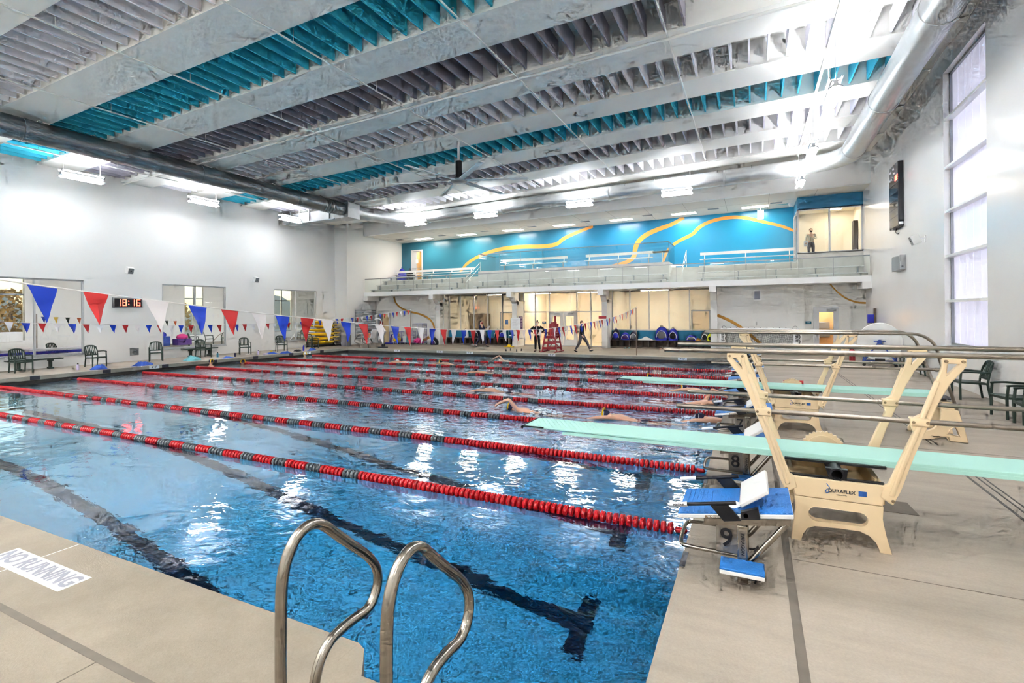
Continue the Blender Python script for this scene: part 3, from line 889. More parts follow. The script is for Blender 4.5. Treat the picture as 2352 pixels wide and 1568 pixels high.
# ------------------------------------------------------------------ round air ducts
def rings(b, pts, r, every=1):
    pass
t = thing('air_duct', 'thick round grey air duct running along the left side under the roof', 'duct', (-20.85, 0, 8.40))
MB().cyl((0, -6, 0), (0, 17.58, 0), .37, 28).build('tube', 'galv_dark', t)
for y in (-2, 3.6, 9.4, 14.4): MB().lathe([(.375, -.05), (.385, -.045), (.385, .045), (.375, .05)], (0, y, 0), 'y', 28).build('joint_band', 'galv_dark', t)
for y in (16.2, 16.35, 16.5, 16.65, 16.8): MB().lathe([(.372, -.03), (.392, 0), (.372, .03)], (0, y, 0), 'y', 28).build('ridge', 'galv_dark', t)
for i in range(11):
    y = 1.0 + i * 1.5
    b = MB(); b.tube([(.36 * math.sin(a), y, .36 * math.cos(a) + .06) for a in [-.9 + 1.8 * k / 6 for k in range(7)]], .014, 5); b.build('hanger_strap', 'silver', t)
b = MB()
for i in range(6): b.cyl((0, i * 3.05 - .5, .36), (0, i * 3.05 - .5, .75), .007, 5)
b.build('hanger_rod', 'silver', t)
t = thing('duct_junction_box', 'square silver duct box joining the left and far round ducts', 'duct', (-20.85, 18.1, 8.40))
MB().box(-.5, .5, -.5, .45, -.5, .38).build('box', 'galv', t, bevel=.01)
b = MB(); b.box(-4.9, -.5, -.42, .35, -.46, .1); b.build('wall_branch', 'galv', t, bevel=.01)
b = MB()
for x in (-4.2, -2.6, -1.0): b.box(x - .03, x + .03, -.48, -.43, -.5, .25)
b.box(-4.5, -.6, -.5, -.4, -.52, -.47); b.build('support', 'galv_dark', t)
t = thing('air_duct', 'thick round silver air duct sweeping along the far end above the gallery', 'duct', (0, 0, 0))
P1 = [(-20.85, 18.56, 8.41), (-20.85, 19.2, 8.43)]
for k in range(1, 10):
    a = PI - PI / 2 * k / 9; P1.append((-18.35 + 2.5 * math.cos(a) , 19.5 + 2.9 * math.sin(a), 8.44 + .09 * k / 9))
def zd(x): return 8.47 + (x + 18.35) * .0208
P1.append((2.5, 22.4, zd(2.5)))
for k in range(1, 9):
    a = PI / 2 - PI / 2 * k / 8; P1.append((2.5 + 1.7 * math.cos(a), 20.7 + 1.7 * math.sin(a), 8.97))
P1.append((4.2, -6, 8.97))
RD = [.37] * (len(P1) - 9) + [.375 + .006 * k for k in range(8)] + [.42]
MB().tube(P1, RD, 28).build('tube', 'galv', t)
for x in (-18.2, -12.9, -6.5, -.8, 2.2): MB().lathe([(.375, -.05), (.387, -.045), (.387, .045), (.375, .05)], (x, 22.4, zd(x)), 'x', 28).build('joint_band', 'galv', t)
for y in (20.4, 15.2, 9.8, 4.4): MB().lathe([(.425, -.05), (.437, -.045), (.437, .045), (.425, .05)], (4.2, y, 8.97), 'y', 28).build('joint_band', 'galv', t)
for i in range(13):
    x = -17.6 + i * 1.5
    MB().tube([(x, 22.4 + .36 * math.sin(a), zd(x) + .36 * math.cos(a) + .05) for a in [-1.0 + 2.0 * k / 6 for k in range(7)]], .014, 5).build('hanger_strap', 'silver', t)
for i in range(9):
    y = 5.5 + i * 1.6
    MB().tube([(4.2 + .40 * math.sin(a), y, 8.97 + .40 * math.cos(a) + .06) for a in [-1.0 + 2.0 * k / 6 for k in range(7)]], .014, 5).build('hanger_strap', 'silver', t)
t = thing('cable_conduit', 'thin pipe clipped along the bulkhead beside the right duct', 'pipe', (5.05, 0, 9.66))
MB().cyl((0, -6, 0), (0, 23.5, 0), .02, 6).build('tube', 'pipe', t)
b = MB()
for i in range(12): b.box(-.03, .03, i * 2 - .04, i * 2 + .04, -.03, .06)
b.build('clip', 'galv_dark', t)

# ------------------------------------------------------------------ pendant lamps
def pendant(label, loc, rz, drop, group):
    t = thing('pendant_light', label, 'light', loc, rz, group)
    b = MB()        # long body: curved housing with a tube trough on both sides
    L = .72
    prof_ = [(-.16, -.085), (-.10, -.02), (-.05, .0), (-.04, .06), (-.10, .10), (-.15, .19), (-.125, .195), (-.11, .11), (0, .09), (.11, .11), (.125, .195), (.15, .19), (.10, .10), (.04, .06), (.05, 0), (.10, -.02), (.16, -.085), (.13, -.09), (.06, -.04), (-.06, -.04), (-.13, -.09)]
    b.prism(prof_, 'y', -L, L) if False else b.prism(prof_, 'x', -L, L)
    b.build('housing', 'white', t)
    MB().box(-L + .02, L - .02, -.125, -.065, -.10, -.06).box(-L + .02, L - .02, .065, .125, -.10, -.06).build('lower_tube', 'tube_glow', t)
    MB().box(-L + .02, L - .02, -.10, -.03, .12, .14).box(-L + .02, L - .02, .03, .10, .12, .14).build('upper_tube', 'up_glow', t)
    for s in (-1, 1): MB().prism([(s * .155, .185), (s * .045, .06), (s * .05, .05), (s * .16, .18)], 'x', -L + .02, L - .02).build('side_lens', 'lens_glow', t)
    for s in (-1, 1): MB().prism([(p[0] * 1.03, p[1] * 1.03) for p in prof_], 'x', s * L - .012, s * L + .012).build('end_cap', 'silver', t)
    MB().cyl((L - .1, 0, .08), (L - .1, 0, drop), .014, 6).build('stem', 'white', t)
    MB().cyl((-L + .1, 0, .08), (-L + .1, 0, drop), .004, 4).build('cable', 'silver', t)
    return t
names = ['out of the picture on the near side', 'nearest one in front of the left wall', 'middle one in front of the left wall', 'farthest one in front of the left wall']
for i, y in enumerate((1.7, 6.57, 11.55, 16.7)):
    if i == 0: continue
    pendant('twin tube pendant lamp, ' + names[i], (-23.9, y, 7.92), PI / 2, .79, 'pendant lamps on the left side')
for i, x in enumerate((-18.43, -13.5, -7.85, -2.9)):
    pendant('twin tube pendant lamp in front of the far duct, ' + ['farthest to the left', 'second from its left end', 'third from its left end', 'nearest to the right corner'][i], (x, 21.35, 7.95 + .055 * i), 0, zb(x) - 8.1 - .05 * i, 'pendant lamps along the far end')
for i, y in enumerate((21.2, 16.5, 11.3, 6.2)):
    pendant('twin tube pendant lamp beside the right duct, ' + ['over the far end of the deck', 'third from the picture top', 'second from the picture top', 'cut by the picture top'][i], (2.33, y, 7.97), PI / 2, zb(2.3) - 7.97 - .12, 'pendant lamps on the right side')
# assumed lamps, unseen behind the camera, added to even out the light
fill_spots = [(-23.9, 1.72, PI / 2), (-23.9, -3.4, PI / 2), (-23.9, -8.4, PI / 2), (2.33, 1.1, PI / 2), (2.33, -4.0, PI / 2), (2.33, -9, PI / 2)]
fill_spots += [(x, y, 0) for y in (-9.6, -7.2, -4.8) for x in (-20.5, -16.2, -11.9, -7.6, -3.3)]
for i, (x, y, r) in enumerate(fill_spots):
    pendant('unseen twin tube fill lamp added behind the camera, number %d' % (i + 1), (x, y, 7.9), r, zb(x) - 8.02, 'added fill lamps behind the camera')
for i, (x, lab) in enumerate(((2.33, 'right'), (-23.9, 'left'))):
    t = thing('light_rail', 'white rail carrying the %s row of pendant lamps under the roof beams' % lab, 'rail', (x, 0, zb(x) - .06))
    MB().box(-.04, .04, -6, 22.5 if i == 0 else 19, -.04, .0).build('channel', 'pipe', t)
    b = MB()
    for k in range(9): b.cyl((0, k * 2.6, 0), (0, k * 2.6, .2), .01, 5)
    b.build('hanger', 'pipe', t)

# ------------------------------------------------------------------ big ceiling fan
t = thing('ceiling_fan', 'large industrial ceiling fan with long white blades under the teal baffles', 'fan', (-10.1, 12.9, 7.62))
MB().cyl((0, 0, .25), (0, 0, 1.75), .05, 10).build('downrod', 'white', t)
MB().lathe([(.1, .1), (.13, .12), (.13, .75), (.1, .78)], n=16).build('motor', 'black', t)
MB().lathe([(.05, .1), (.28, .06), (.34, .0), (.32, -.05), (.12, -.08)], n=20).build('hub', 'silver', t)
for k in range(6):
    a = k * PI / 3 + .32
    b = MB(); d = V((math.cos(a), math.sin(a), 0)); n_ = V((-d.y, d.x, 0))
    b.bar(d * .3, d * 2.75 + V((0, 0, -.02)), .2, .03, 0, up=(n_.x * .15, n_.y * .15, 1))
    b.build('blade', 'white', t, bevel=.008)
# ------------------------------------------------------------------ lane ropes
fm = MB(); fm.lathe([(.016, -.034), (.03, -.027), (.062, -.024), (.071, -.014), (.066, 0), (.071, .014), (.062, .024), (.03, .027), (.016, .034)], ax='x', n=14)
red_me = fm.build('float', 'red_float'); grey_me = fm.build('float', 'grey_float')
rd, gd = red_me.data, grey_me.data
for o in (red_me, grey_me): bpy.data.objects.remove(o)
rope_words = ['nearest one, between starting blocks 9 and 8', 'second from the camera, between blocks 8 and 7', 'third from the camera, passing under the near diving board', 'fourth from the camera, behind the near diving board tip',
              'fifth from the camera, in the middle lanes', 'sixth from the camera', 'second from the far pool edge', 'farthest one, along the far pool edge']
FP = .0735
def fcol(i, x):
    if x > -4.7 or x < -18.1: return 0
    return 1 if ((x + 4.7) / -.74) % 1 < .42 else 0
for k in range(8):
    y = RY0 + LW * k
    t = thing('lane_rope', 'red and grey float lane rope, ' + rope_words[k], 'lane rope', (0, y, 0), 0, 'lane ropes')
    b = MB(); b.cyl((XR + .02, 0, .0), (XL + .02, 0, 0), .008, 6); b.build('cable', 'grid_purple', t)
    xs = [-.40 - FP * i for i in range(300)]
    cut = 100 if k < 4 else 0
    for i, x in enumerate(xs[:cut]):
        o = bpy.data.objects.new('float', gd if fcol(i, x) else rd); COL.objects.link(o); o.parent = t; o.location = (x, 0, 0)
    b = MB()
    n = 14 if k < 2 else 10
    pr = [(.016, -.034), (.03, -.027), (.062, -.024), (.071, -.014), (.066, 0), (.071, .014), (.062, .024), (.03, .027), (.016, .034)] if k < 3 else [(.02, -.030), (.068, -.024), (.072, 0), (.068, .024), (.02, .030)]
    for i, x in enumerate(xs[cut:]): b.lathe(pr, (x, 0, 0), 'x', n, fcol(i, x))
    o = b.build('floats', ['red_float', 'grey_float'], t); o['kind'] = 'stuff'
    b = MB(); b.lathe([(.015, -.355), (.03, -.345), (.03, -.25), (.012, -.23)], (0, 0, .0), 'x', 10); b.build('end_buoy', 'red_float', t)

# ------------------------------------------------------------------ starting blocks (built once around its own base)
def block_parts(t, num):
    sl = .15
    def zp(x): return .498 + (x + .17) * sl            # platform top, tilted to the water
    # platform: white board with a blue studded top
    x0, x1, ya, yb = -.482, .35, -.31, .32
    def slab(h0, h1, i=0, m=0):
        return MB().hexa([(x, y, zp(x) + h) for h in (h0, h1) for y in (ya + i, yb - i) for x in (x0 + i, x1 - i)], m)
    slab(-.035, .0).build('platform', 'block_white', t, bevel=.008)
    b = slab(0, .006, .006)
    for i in range(22): 
        x = x0 + .03 + i * .0365; b.hexa([(xx, yy, zp(xx) + h) for h in (.005, .0095) for yy in (ya + .015, yb - .015) for xx in (x, x + .022)])
    b.build('grip_mat', 'block_blue', t)
    b = MB()
    for y in (-.29, .28):
        b.hexa([(x, yy, zp(x) + h) for h in (-.085, -.035) for yy in (y - .02, y + .02) for x in (-.28, .33)])
    b.box(.10, .15, -.29, .28, .46, .5)
    b.build('under_frame', 'steel', t)
    for y in (-.29, .27):
        MB().box(-.038, .038, y - .038, y + .038, 0, .44).build('post', 'steel', t, bevel=.006)
        MB().lathe([(.060, 0), (.060, .004), (.055, .006)], (0, y, 0), 'z', 16).build('post_base', 'plate_steel', t)
        MB().tube([(.30, y, .49), (.05, y, .16), (.02, y, .13)], .022, 10).build('brace', 'steel', t)
        b = MB(); b.tube([(.04, y, .02), (.07, y + .01, .02), (.10, y, .035)], .006, 5); b.tube([(.08, y - .02, .01), (.11, y + .02, .05), (.12, y, .02)], .008, 5); b.build('clip', 'black', t)
    n_ = MB().box(-.19, -.036, -.296, -.288, .205, .43).build('number_plate', 'plate_steel', t)
    text('numeral', num, .20, 'black', n_, (-.115, -.298, .315), (PI / 2, 0, 0))
    n_ = MB().box(-.026, .026, -.3285, -.328, .2, .42).build('brand_strip', 'plate_steel', t)
    text('lettering', 'PARAGON', .035, 'black', n_, (.002, -.330, .30), (PI / 2, PI / 2, 0))
    # grab loop on the pool side
    pts = smooth([(0, -.27, .185), (-.40, -.27, .185), (-.47, -.24, .185), (-.48, 0, .185), (-.47, .24, .185), (-.40, .27, .185), (0, .27, .185)], 2)
    MB().tube(pts, .016, 10).build('grab_loop', 'steel', t)
    # side grips: black bar with a white end, on a slanted black arm
    for y in (-.345, .35):
        za, zc = .545, .62
        h = MB().tube([(-.40, y, .555), (-.042, y, .618)], .015, 10).build('side_grip', 'block_black', t)
        e = MB().tube([(-.54, y, .531), (-.53, y, .532), (-.40, y, .555)], [.013, .019, .019], 10).build('white_end', 'block_white', h)
        text('lettering', 'PENTAIR', .022, 'ink', h, (-.462, y - (.021 if y < 0 else -.021), .546), (PI / 2, -.172, 0) if y < 0 else (PI / 2, .172, PI))
        MB().prism([(-.225, .572), (-.10, .594), (-.005, .49), (-.13, .465)], 'y', y - .012, y + .012).build('grip_arm', 'block_black', t)
    # kick plate, raised at the back
    MB().hexa([(x, y, z) for (x, z, dy) in () for y in ()] or [(-.005, -.27, .555), (.19, -.27, .695), (-.005, .29, .555), (.19, .29, .695), (-.025, -.27, .583), (.170, -.27, .723), (-.025, .29, .583), (.170, .29, .723)]).build('kick_plate', 'block_white', t, bevel=.008)
    b = MB(); b.prism([(-.01, .55), (.11, .60), (.125, .515), (-.008, .495)], 'y', -.345, -.30); b.build('kick_bracket', 'block_black', t)
    MB().lathe([(.018, 0), (.018, .012), (.008, .014)], (.025, -.345, .53), 'y', 10).build('bolt', 'silver', t)
    b = MB(); b.prism([(-.01, .55), (.11, .60), (.125, .515), (-.008, .495)], 'y', .30, .345); b.build('kick_bracket', 'block_black', t)
    w_ = MB().hexa([(x, y, zp(x) + h) for h in (-.03, -.008) for y in (-.3115, -.3105) for x in (-.27, -.13)]).build('warning_label', 'brown_panel', t)
    text('lettering', 'WARNING', .022, 'white', w_, (-.20, -.3125, zp(-.2) - .019), (PI / 2, -.15, 0))
    d_ = MB()
    for i in (0,): d_.add([(x, y, zp(x) + .0105) for x, y in ((-.17, -.12), (-.06, -.03), (.03, -.12), (-.06, -.21))], [(0, 1, 2, 3)])
    d_.build('diamond_label', 'paper', t)
    # blue step
    s_ = MB().box(-.155, .15, -.52, -.325, .135, .166).build('step', 'block_white', t, bevel=.006)
    MB().box(-.155, .15, -.52, -.325, .166, .182).build('step_mat', 'block_blue', s_, bevel=.004)
for k in range(9):
    num = 9 - k
    lab = 'starting block with blue top, ' + ('numbered 9, nearest to the camera' if num == 9 else 'numbered %d, ' % num + ('behind the near diving board' if num in (8, 7) else 'in the row toward the far pool edge'))
    t = thing('starting_block', lab, 'starting block', (.325, .29 + LW * k, ZD), 0, 'starting blocks')
    block_parts(t, str(num))

# ------------------------------------------------------------------ diving boards
def stand_parts(t, near):
    cx = 1.077; Y = .49
    outer = [(.711, 0), (.792, 0), (.806, .06), (.84, .115), (.90, .148), (1.08, .158), (1.24, .158), (1.31, .13), (1.355, .08), (1.385, 0), (1.468, 0), (1.425, .17), (1.405, .29), (1.412, .40), (.742, .40), (.752, .29), (.732, .17)]
    outer = [(x - cx, z) for x, z in outer]
    slot = [(.0 - .165 + .062 * math.cos(a), .262 + .062 * math.sin(a)) for a in [PI / 2 + PI * i / 8 for i in range(9)]] + [(.165 + .062 * math.cos(a), .262 + .062 * math.sin(a)) for a in [-PI / 2 + PI * i / 8 for i in range(9)]]
    for s in (-1, 1):
        b = MB(); b.prism(outer, 'y', s * Y - .035, s * Y + .035, [slot]); b.build('leg_frame', 'cream', t, bevel=.012, ang=30)
        b = MB()
        pl = [(-.375, .405), (.335, .405), (.345, .47), (.34, .575), (-.375, .575), (-.345, .45)]
        b.prism([(-.335, .405), (.335, .405), (.36, .575), (-.375, .575)], 'y', s * Y - .03, s * Y + .03)
        p = b.build('side_panel', 'cream', t, bevel=.01)
        if s < 0:
            text('lettering', 'DURAFLEX', .042, 'ink', p, (.03, -Y - .033, .487), (PI / 2, 0, 0))
            text('small_lettering', 'INTERNATIONAL', .010, 'ink', p, (.03, -Y - .033, .455), (PI / 2, 0, 0))
            b = MB(); b.tube([(-.085, -Y - .032, .545), (-.062, -Y - .032, .515), (-.068, -Y - .032, .47), (-.085, -Y - .032, .462), (-.092, -Y - .032, .48), (-.075, -Y - .032, .50)], .004, 5); b.build('logo', 'label_blue', p)
            q = MB().box(.155, .215, -Y - .032, -Y - .0305, .465, .51).build('blue_plate', 'label_blue', p)
            MB().box(.16, .18, -Y - .0335, -Y - .032, .488, .503).build('white_mark', 'paper', q) if False else None
        # black slide track on top of the panel
        MB().box(-.37, .35, s * (Y - .03) - .02, s * (Y - .03) + .02, .575, .59).build('track', 'black', t)
    b = MB(); b.box(-.37, -.33, -Y, Y, .41, .57); b.box(.31, .35, -Y, Y, .41, .57); b.box(-.35, .33, -Y, Y, .405, .42)
    b.build('tray', 'cream_dark', t)
    # roller that the board pivots on
    MB().box(-.40, .40, -.30, .30, .665, .685).build('roller_plate', 'black', t)
    b = MB(); b.prism(arc((0, .625), .058, 0, 2 * PI * 23 / 24, 23), 'y', -.5, .42, [arc((0, .625), .043, 0, 2 * PI * 23 / 24, 23)])
    b.build('roller', 'black', t)
    b = MB(); b.prism([(-.085, .67), (.085, .67), (.07, .56), (-.05, .56)], 'y', -.475, -.42, [arc((0, .625), .05, 0, 2 * PI * 15 / 16, 15)]); b.build('roller_bracket', 'black', t)
    # toothed fulcrum wheel on the far side
    pts = []
    for i in range(60):
        a = 2 * PI * i / 60; r = .212 if i % 2 else .198; pts.append((r * math.cos(a), .587 + r * math.sin(a)))
    b = MB(); b.prism(pts, 'y', .515, .555); b.prism(arc((0, .587), .165, 0, 2 * PI * 31 / 32, 31), 'y', .50, .57); b.build('fulcrum_wheel', 'cream', t)
    # leaning uprights with rail clamps, left and right, near and far side
    for sy in (-1, 1):
        for sx in (-1, 1):
            def X(x): return sx * x
            # outline for the right hand one, local x
            c0, c1, c2 = (.375, .50), (.585, 1.15), (.80, 1.62)
            L_ = [(.315, .48), (.40, .42), (.455, .55), (.55, .86), (.60, 1.0), (.648, 1.13), (.66, 1.17), (.715, 1.32), (.79, 1.48), (.895, 1.625), (.895, 1.69), (.737, 1.69), (.737, 1.62), (.715, 1.54), (.66, 1.40), (.60, 1.22), (.525, 1.17), (.525, 1.13), (.545, 1.06), (.47, .87), (.37, .60), (.335, .575)]
            tri = [(.775, 1.645), (.848, 1.645), (.766, 1.55)]
            b = MB(); yy = sy * (Y + .015)
            b.prism([(X(x), z) for x, z in L_], 'y', yy - .024, yy + .024, [[(X(x), z) for x, z in tri]])
            b.tube([(X(.39), yy + sy * .02, .5), (X(.50), yy + sy * .02, .86), (X(.60), yy + sy * .02, 1.17), (X(.705), yy + sy * .02, 1.5)], .022, 8)
            u = b.build('upright', 'cream', t, bevel=.008, ang=40)
            b = MB(); b.box(min(X(.52), X(.65)), max(X(.52), X(.65)), yy - .045, yy + .045, 1.115, 1.185); b.build('rail_clamp', 'cream', u, bevel=.01)
            for dx, dz in ((.54, 1.15), (.635, 1.15), (.76, 1.665), (.87, 1.665)): MB().lathe([(.012, -.05), (.012, .05)], (X(dx), yy, dz), 'y', 8).build('bolt', 'brown_panel', u)
            for dx, dz in ((.40, .52), (.40, .46)): MB().lathe([(.014, -.034), (.014, .034)], (X(dx), yy, dz), 'y', 8).build('bolt', 'brown_panel', u)
        # the two hand rails of this side
        yy = sy * (Y + .01)
        top = [(-1.48, yy, 1.71), (1.62, yy, 1.71)] + [(1.62 + .33 * math.sin(a), yy, 1.38 + .33 * math.cos(a)) for a in [PI / 2 * .8 * k / 6 for k in range(1, 7)]] + [(2.10, yy * .8, .9), (2.26, yy * .62, .40)]
        MB().tube(top, .0245, 12).build('top_rail', 'rail_steel', t)
        MB().tube([(-1.37, yy, 1.15), (1.93, yy, 1.15)], .0225, 12).build('middle_rail', 'rail_steel', t)
        MB().lathe([(.03, -.04), (.03, .05)], (1.95, yy, 1.15), 'x', 10).build('rail_end_clamp', 'rail_steel', t)
    # rear anchor
    for s in (-1, 1):
        o_ = [(1.74, 0), (1.95, .03), (2.02, .07), (2.09, .065), (2.12, .01), (2.36, 0), (2.30, .28), (2.24, .50), (2.02, .52), (2.02, .40), (2.0, .28), (1.92, .19), (1.78, .12), (1.74, .07)]
        h_ = [(2.10, .12), (2.25, .10), (2.22, .20), (2.19, .24), (2.13, .20)]
        MB().prism(o_, 'y', s * .33 - .03, s * .33 + .03, [h_]).build('rear_anchor', 'cream', t, bevel=.01, ang=30)
    MB().box(2.02, 2.24, -.33, .33, .50, .56).box(2.05, 2.2, -.3, .3, .56, .62).build('anchor_beam', 'cream', t, bevel=.01)
    MB().box(2.0, 2.2, -.30, .30, .655, .675).build('anchor_hinge', 'black', t)
def board_parts(t):
    L0, L1, h = -3.18, 2.02, .255
    b = MB(); b.hexa([(x, y, z) for z in (-.05, .0) for y in (-h, h) for x in (L0, L1)])
    b.v[0] = (L0, -h, -.02); b.v[2] = (L0, h, -.02)
    b.build('plank', 'board', t, bevel=.008)
    MB().box(L0 + .5, L1 - .05, -h - .004, -h + .02, -.062, -.03).box(L0 + .5, L1 - .05, h - .02, h + .004, -.062, -.03).build('edge_rib', 'board', t)
    b = MB()
    for i in range(14):
        for j in range(9): b.lathe([(.006, 0), (.005, .0025)], (L0 + .06 + i * .06 + (j % 2) * .03, -.2 + j * .05, 0), 'z', 6)
    o = b.build('grip_studs', 'board', t); o['kind'] = 'stuff'
    MB().tube([(L0 + .0, -h - .012, -.03), (L0 - .025, -h - .012, -.015), (L0 - .01, -h - .012, .0), (L0 + .27, -h - .012, .0)][::-1], .007, 6).box(L0 - .02, L0 - .005, -h, h, -.03, .0).build('tip_rubber', 'black', t)
for near, yc, lab, lb in ((1, 1.51, 'cream diving stand with steel hand rails, the nearer of two', 'mint green diving board, the nearer one, reaching over the lane ropes'), (0, 6.24, 'cream diving stand with steel hand rails, the farther of two', 'mint green diving board, the farther one, behind the near stand')):
    t = thing('diving_stand', lab, 'diving stand', (1.077, yc, ZD), 0, 'diving stands'); stand_parts(t, near)
    t = thing('diving_board', lb, 'diving board', (1.077, yc, .957), 0, 'diving boards'); board_parts(t)

# ------------------------------------------------------------------ ladder hand rails at the front edge
rp = [(-2.72, ZD), (-2.72, 1.08), (-2.69, 1.19), (-2.62, 1.275), (-2.53, 1.30), (-2.44, 1.25), (-2.18, 1.01), (-2.115, .92), (-2.095, .83), (-2.15, .74), (-2.29, .70), (-2.43, .655), (-2.52, .55), (-2.545, .42), (-2.545, ZD)]
rp = [(-2.72, ZD), (-2.72, 1.02), (-2.70, 1.20), (-2.62, 1.31), (-2.50, 1.32), (-2.36, 1.18), (-2.12, .97), (-2.06, .83), (-2.14, .70), (-2.30, .72), (-2.46, .70), (-2.545, .56), (-2.545, ZD)]
for x, w_ in ((-1.49, 'left one of the pair at the near pool corner'), (-.90, 'right one of the pair at the near pool corner')):
    t = thing('ladder_hand_rail', 'bent stainless steel pool hand rail, ' + w_, 'hand rail', (x, -2.63, ZD), 0, 'ladder hand rails')
    MB().tube(smooth([(0, y + 2.63, z - ZD) for y, z in rp], 3), .0255, 18).build('tube', 'steel', t, ang=60)
    for y in (-.09, .085): MB().lathe([(.055, 0), (.055, .01), (.035, .018)], (0, y, 0), 'z', 18).build('flange', 'steel', t)

# ------------------------------------------------------------------ writing set into the deck and coping
t = thing('deck_sign', 'white mosaic tile sign reading NO RUNNING on the near deck', 'sign', (-5.0, -2.215, ZD))
MB().box(-.62, .612, -.112, .112, -.004, .003).build('tile', 'mosaic', t) if 'mosaic' in M else MB().box(-.62, .612, -.112, .112, -.004, .003).build('tile', 'paper', t)
text('lettering', 'NO RUNNING', .205, 'ink_grey', t, (-.0, 0, .0042), (0, 0, 0), .0006, sx=.88, bold=.035)
def marker(txt, loc, rz, lab, vert=True):
    t = thing('depth_marker', lab, 'sign', loc, rz)
    MB().box(-.2, .2, -.006, .004, -.062, .062).build('tile', 'paper', t)
    text('lettering', txt, .125, 'ink', t, (0, -.0075, 0), (PI / 2, 0, 0))
    return t
for txt, x, w_ in (("4' 0\"", -18.95, 'left end'), ("5' 0\"", -15.9, 'a'), ("7' 0\"", -13.9, 'b'), ("7' 0\"", -9.0, 'middle'), ("7' 0\"", -2.55, 'right end')):
    marker(txt, (x, YB - .017, .15), 0, 'white %s foot depth marker on the far coping, %s' % (txt.split("'")[0], {'left end': 'at its left end', 'a': 'left of the left cubby bench', 'b': 'below the walking person', 'middle': 'before the guard chair', 'right end': 'near its right end'}[w_]))
for txt, y, w_ in (("4' 0\"", 8.62, 'between two chairs'), ("4' 0\"", 16.9, 'near the far corner')):
    marker(txt, (XL + .017, y, .15), PI / 2, 'white 4 foot depth marker on the left coping, ' + w_)
tag(MB().prism([(1.62, 2.1), (1.92, 2.1), (1.90, 2.48), (1.62, 2.48)], 'z', ZD, ZD + .004).build('deck_hatch', 'joint'), 'dark floor hatch behind the near diving stand', 'hatch')
# ------------------------------------------------------------------ pennant lines
def pennants(label, x, ctrl, y0, pitch, n, first, w_, h_, seed, pole_y, pole_z, sway):
    r = random.Random(seed)
    t = thing('pennant_line', label, 'pennant line', (x, 0, 0), 0, 'backstroke pennant lines')
    def zz(y):
        for (a, za), (c, zc) in zip(ctrl, ctrl[1:]):
            if a <= y <= c: return za + (zc - za) * (y - a) / (c - a)
        return ctrl[-1][1]
    MB().tube(smooth([(0, y, z) for y, z in ctrl], 2), .006, 5).build('cord', 'cord', t)
    cols = ['blue_flag', 'red_flag', 'white_flag']
    first_y = [-2.254, -1.888, -1.39, -.996, -.638, -.28, .04, .42, .76, 1.1, 1.45, 1.8, 2.18, 2.5] if seed == 3 else []
    for i in range(n):
        y = first_y[i] if i < len(first_y) else (2.5 + .3615 * (i - 13) if first_y else y0 + pitch * i)
        if y > ctrl[-1][0] - .05: break
        ww = w_ * r.uniform(.92, 1.05); hh = h_ * r.uniform(.93, 1.05)
        tip = V((r.uniform(-.04, .04), r.uniform(-.02, .03) + sway(y), -hh)); bend = r.uniform(-.02, .02)
        b = MB(); NN = 6
        vs = []
        za, zc = zz(y - ww / 2), zz(y + ww / 2)
        for k in range(NN):
            f = k / NN
            for s in (-1, 0, 1):
                p = V((0, y + s * ww / 2, (za + zc) / 2 + s * (zc - za) / 2)) * (1 - f) + (V((0, y, (za + zc) / 2)) + tip) * f
                p.x += bend * math.sin(PI * f) * (1 if s else -1) + .006 * math.sin(9 * f + i)
                vs.append(p)
        vs.append(V((0, y, (za + zc) / 2)) + tip)
        fs = []
        for k in range(NN - 1):
            for s in (0, 1): fs.append((3 * k + s, 3 * k + s + 1, 3 * k + s + 4, 3 * k + s + 3))
        L_ = 3 * (NN - 1); fs += [(L_, L_ + 1, len(vs) - 1), (L_ + 1, L_ + 2, len(vs) - 1)]
        m2 = len(vs); vs2 = vs + [p + V((.002, 0, 0)) for p in vs]
        b.add(vs2, fs + [tuple(j + m2 for j in reversed(f)) for f in fs])
        b.build('pennant', cols[(i + first) % 3], t)
    for py, pz, wd in pole_y:
        q = thing('pennant_pole', wd, 'pole', (x, py, ZD))
        MB().cyl((0, 0, 0), (0, 0, pz - ZD), .024, 10).build('pole', 'rail_steel', q)
        MB().lathe([(.04, 0), (.04, .012), (.03, .03)], n=12).build('base', 'rail_steel', q)
        MB().lathe([(.03, pz - ZD - .05), (.034, pz - ZD), (.02, pz - ZD + .03)], n=10).build('cap', 'white', q)
NC = [(-2.9, 2.66), (-2.36, 2.576), (-1.5, 2.475), (-.5, 2.36), (.5, 2.265), (1.34, 2.19), (2.4, 2.108), (3.45, 2.036), (4.2, 1.993), (5.25, 1.96), (6.3, 1.93), (7.3, 1.90), (8.4, 1.88), (9.6, 1.895), (10.5, 1.91), (11.7, 1.94), (12.9, 1.985), (14.9, 2.05), (17, 2.19), (18.6, 2.34), (20.35, 2.53), (20.62, 2.56)]
pennants('line of big blue, red and white pennants, the nearer of two', -4.76, NC, -2.254, .3645, 64, 0, .205, .30, 3, [(20.65, 2.58, 'steel pole on the far deck holding the nearer pennant line')], 0, lambda y: .02 if y < 6 else .07)
FC = [(1.5, 2.27), (2.588, 2.175), (3.28, 2.138), (4.0, 2.10), (4.68, 2.07), (5.7, 2.037), (6.78, 2.001), (8.0, 1.98), (9.5, 1.972), (10.9, 1.98), (12.2, 2.008), (13.79, 2.085), (15.15, 2.15), (16.18, 2.2), (17.36, 2.295), (18.3, 2.39), (19.35, 2.46), (20.45, 2.575), (20.55, 2.58)]
FC = [(-2.3, 2.60), (0, 2.42)] + FC
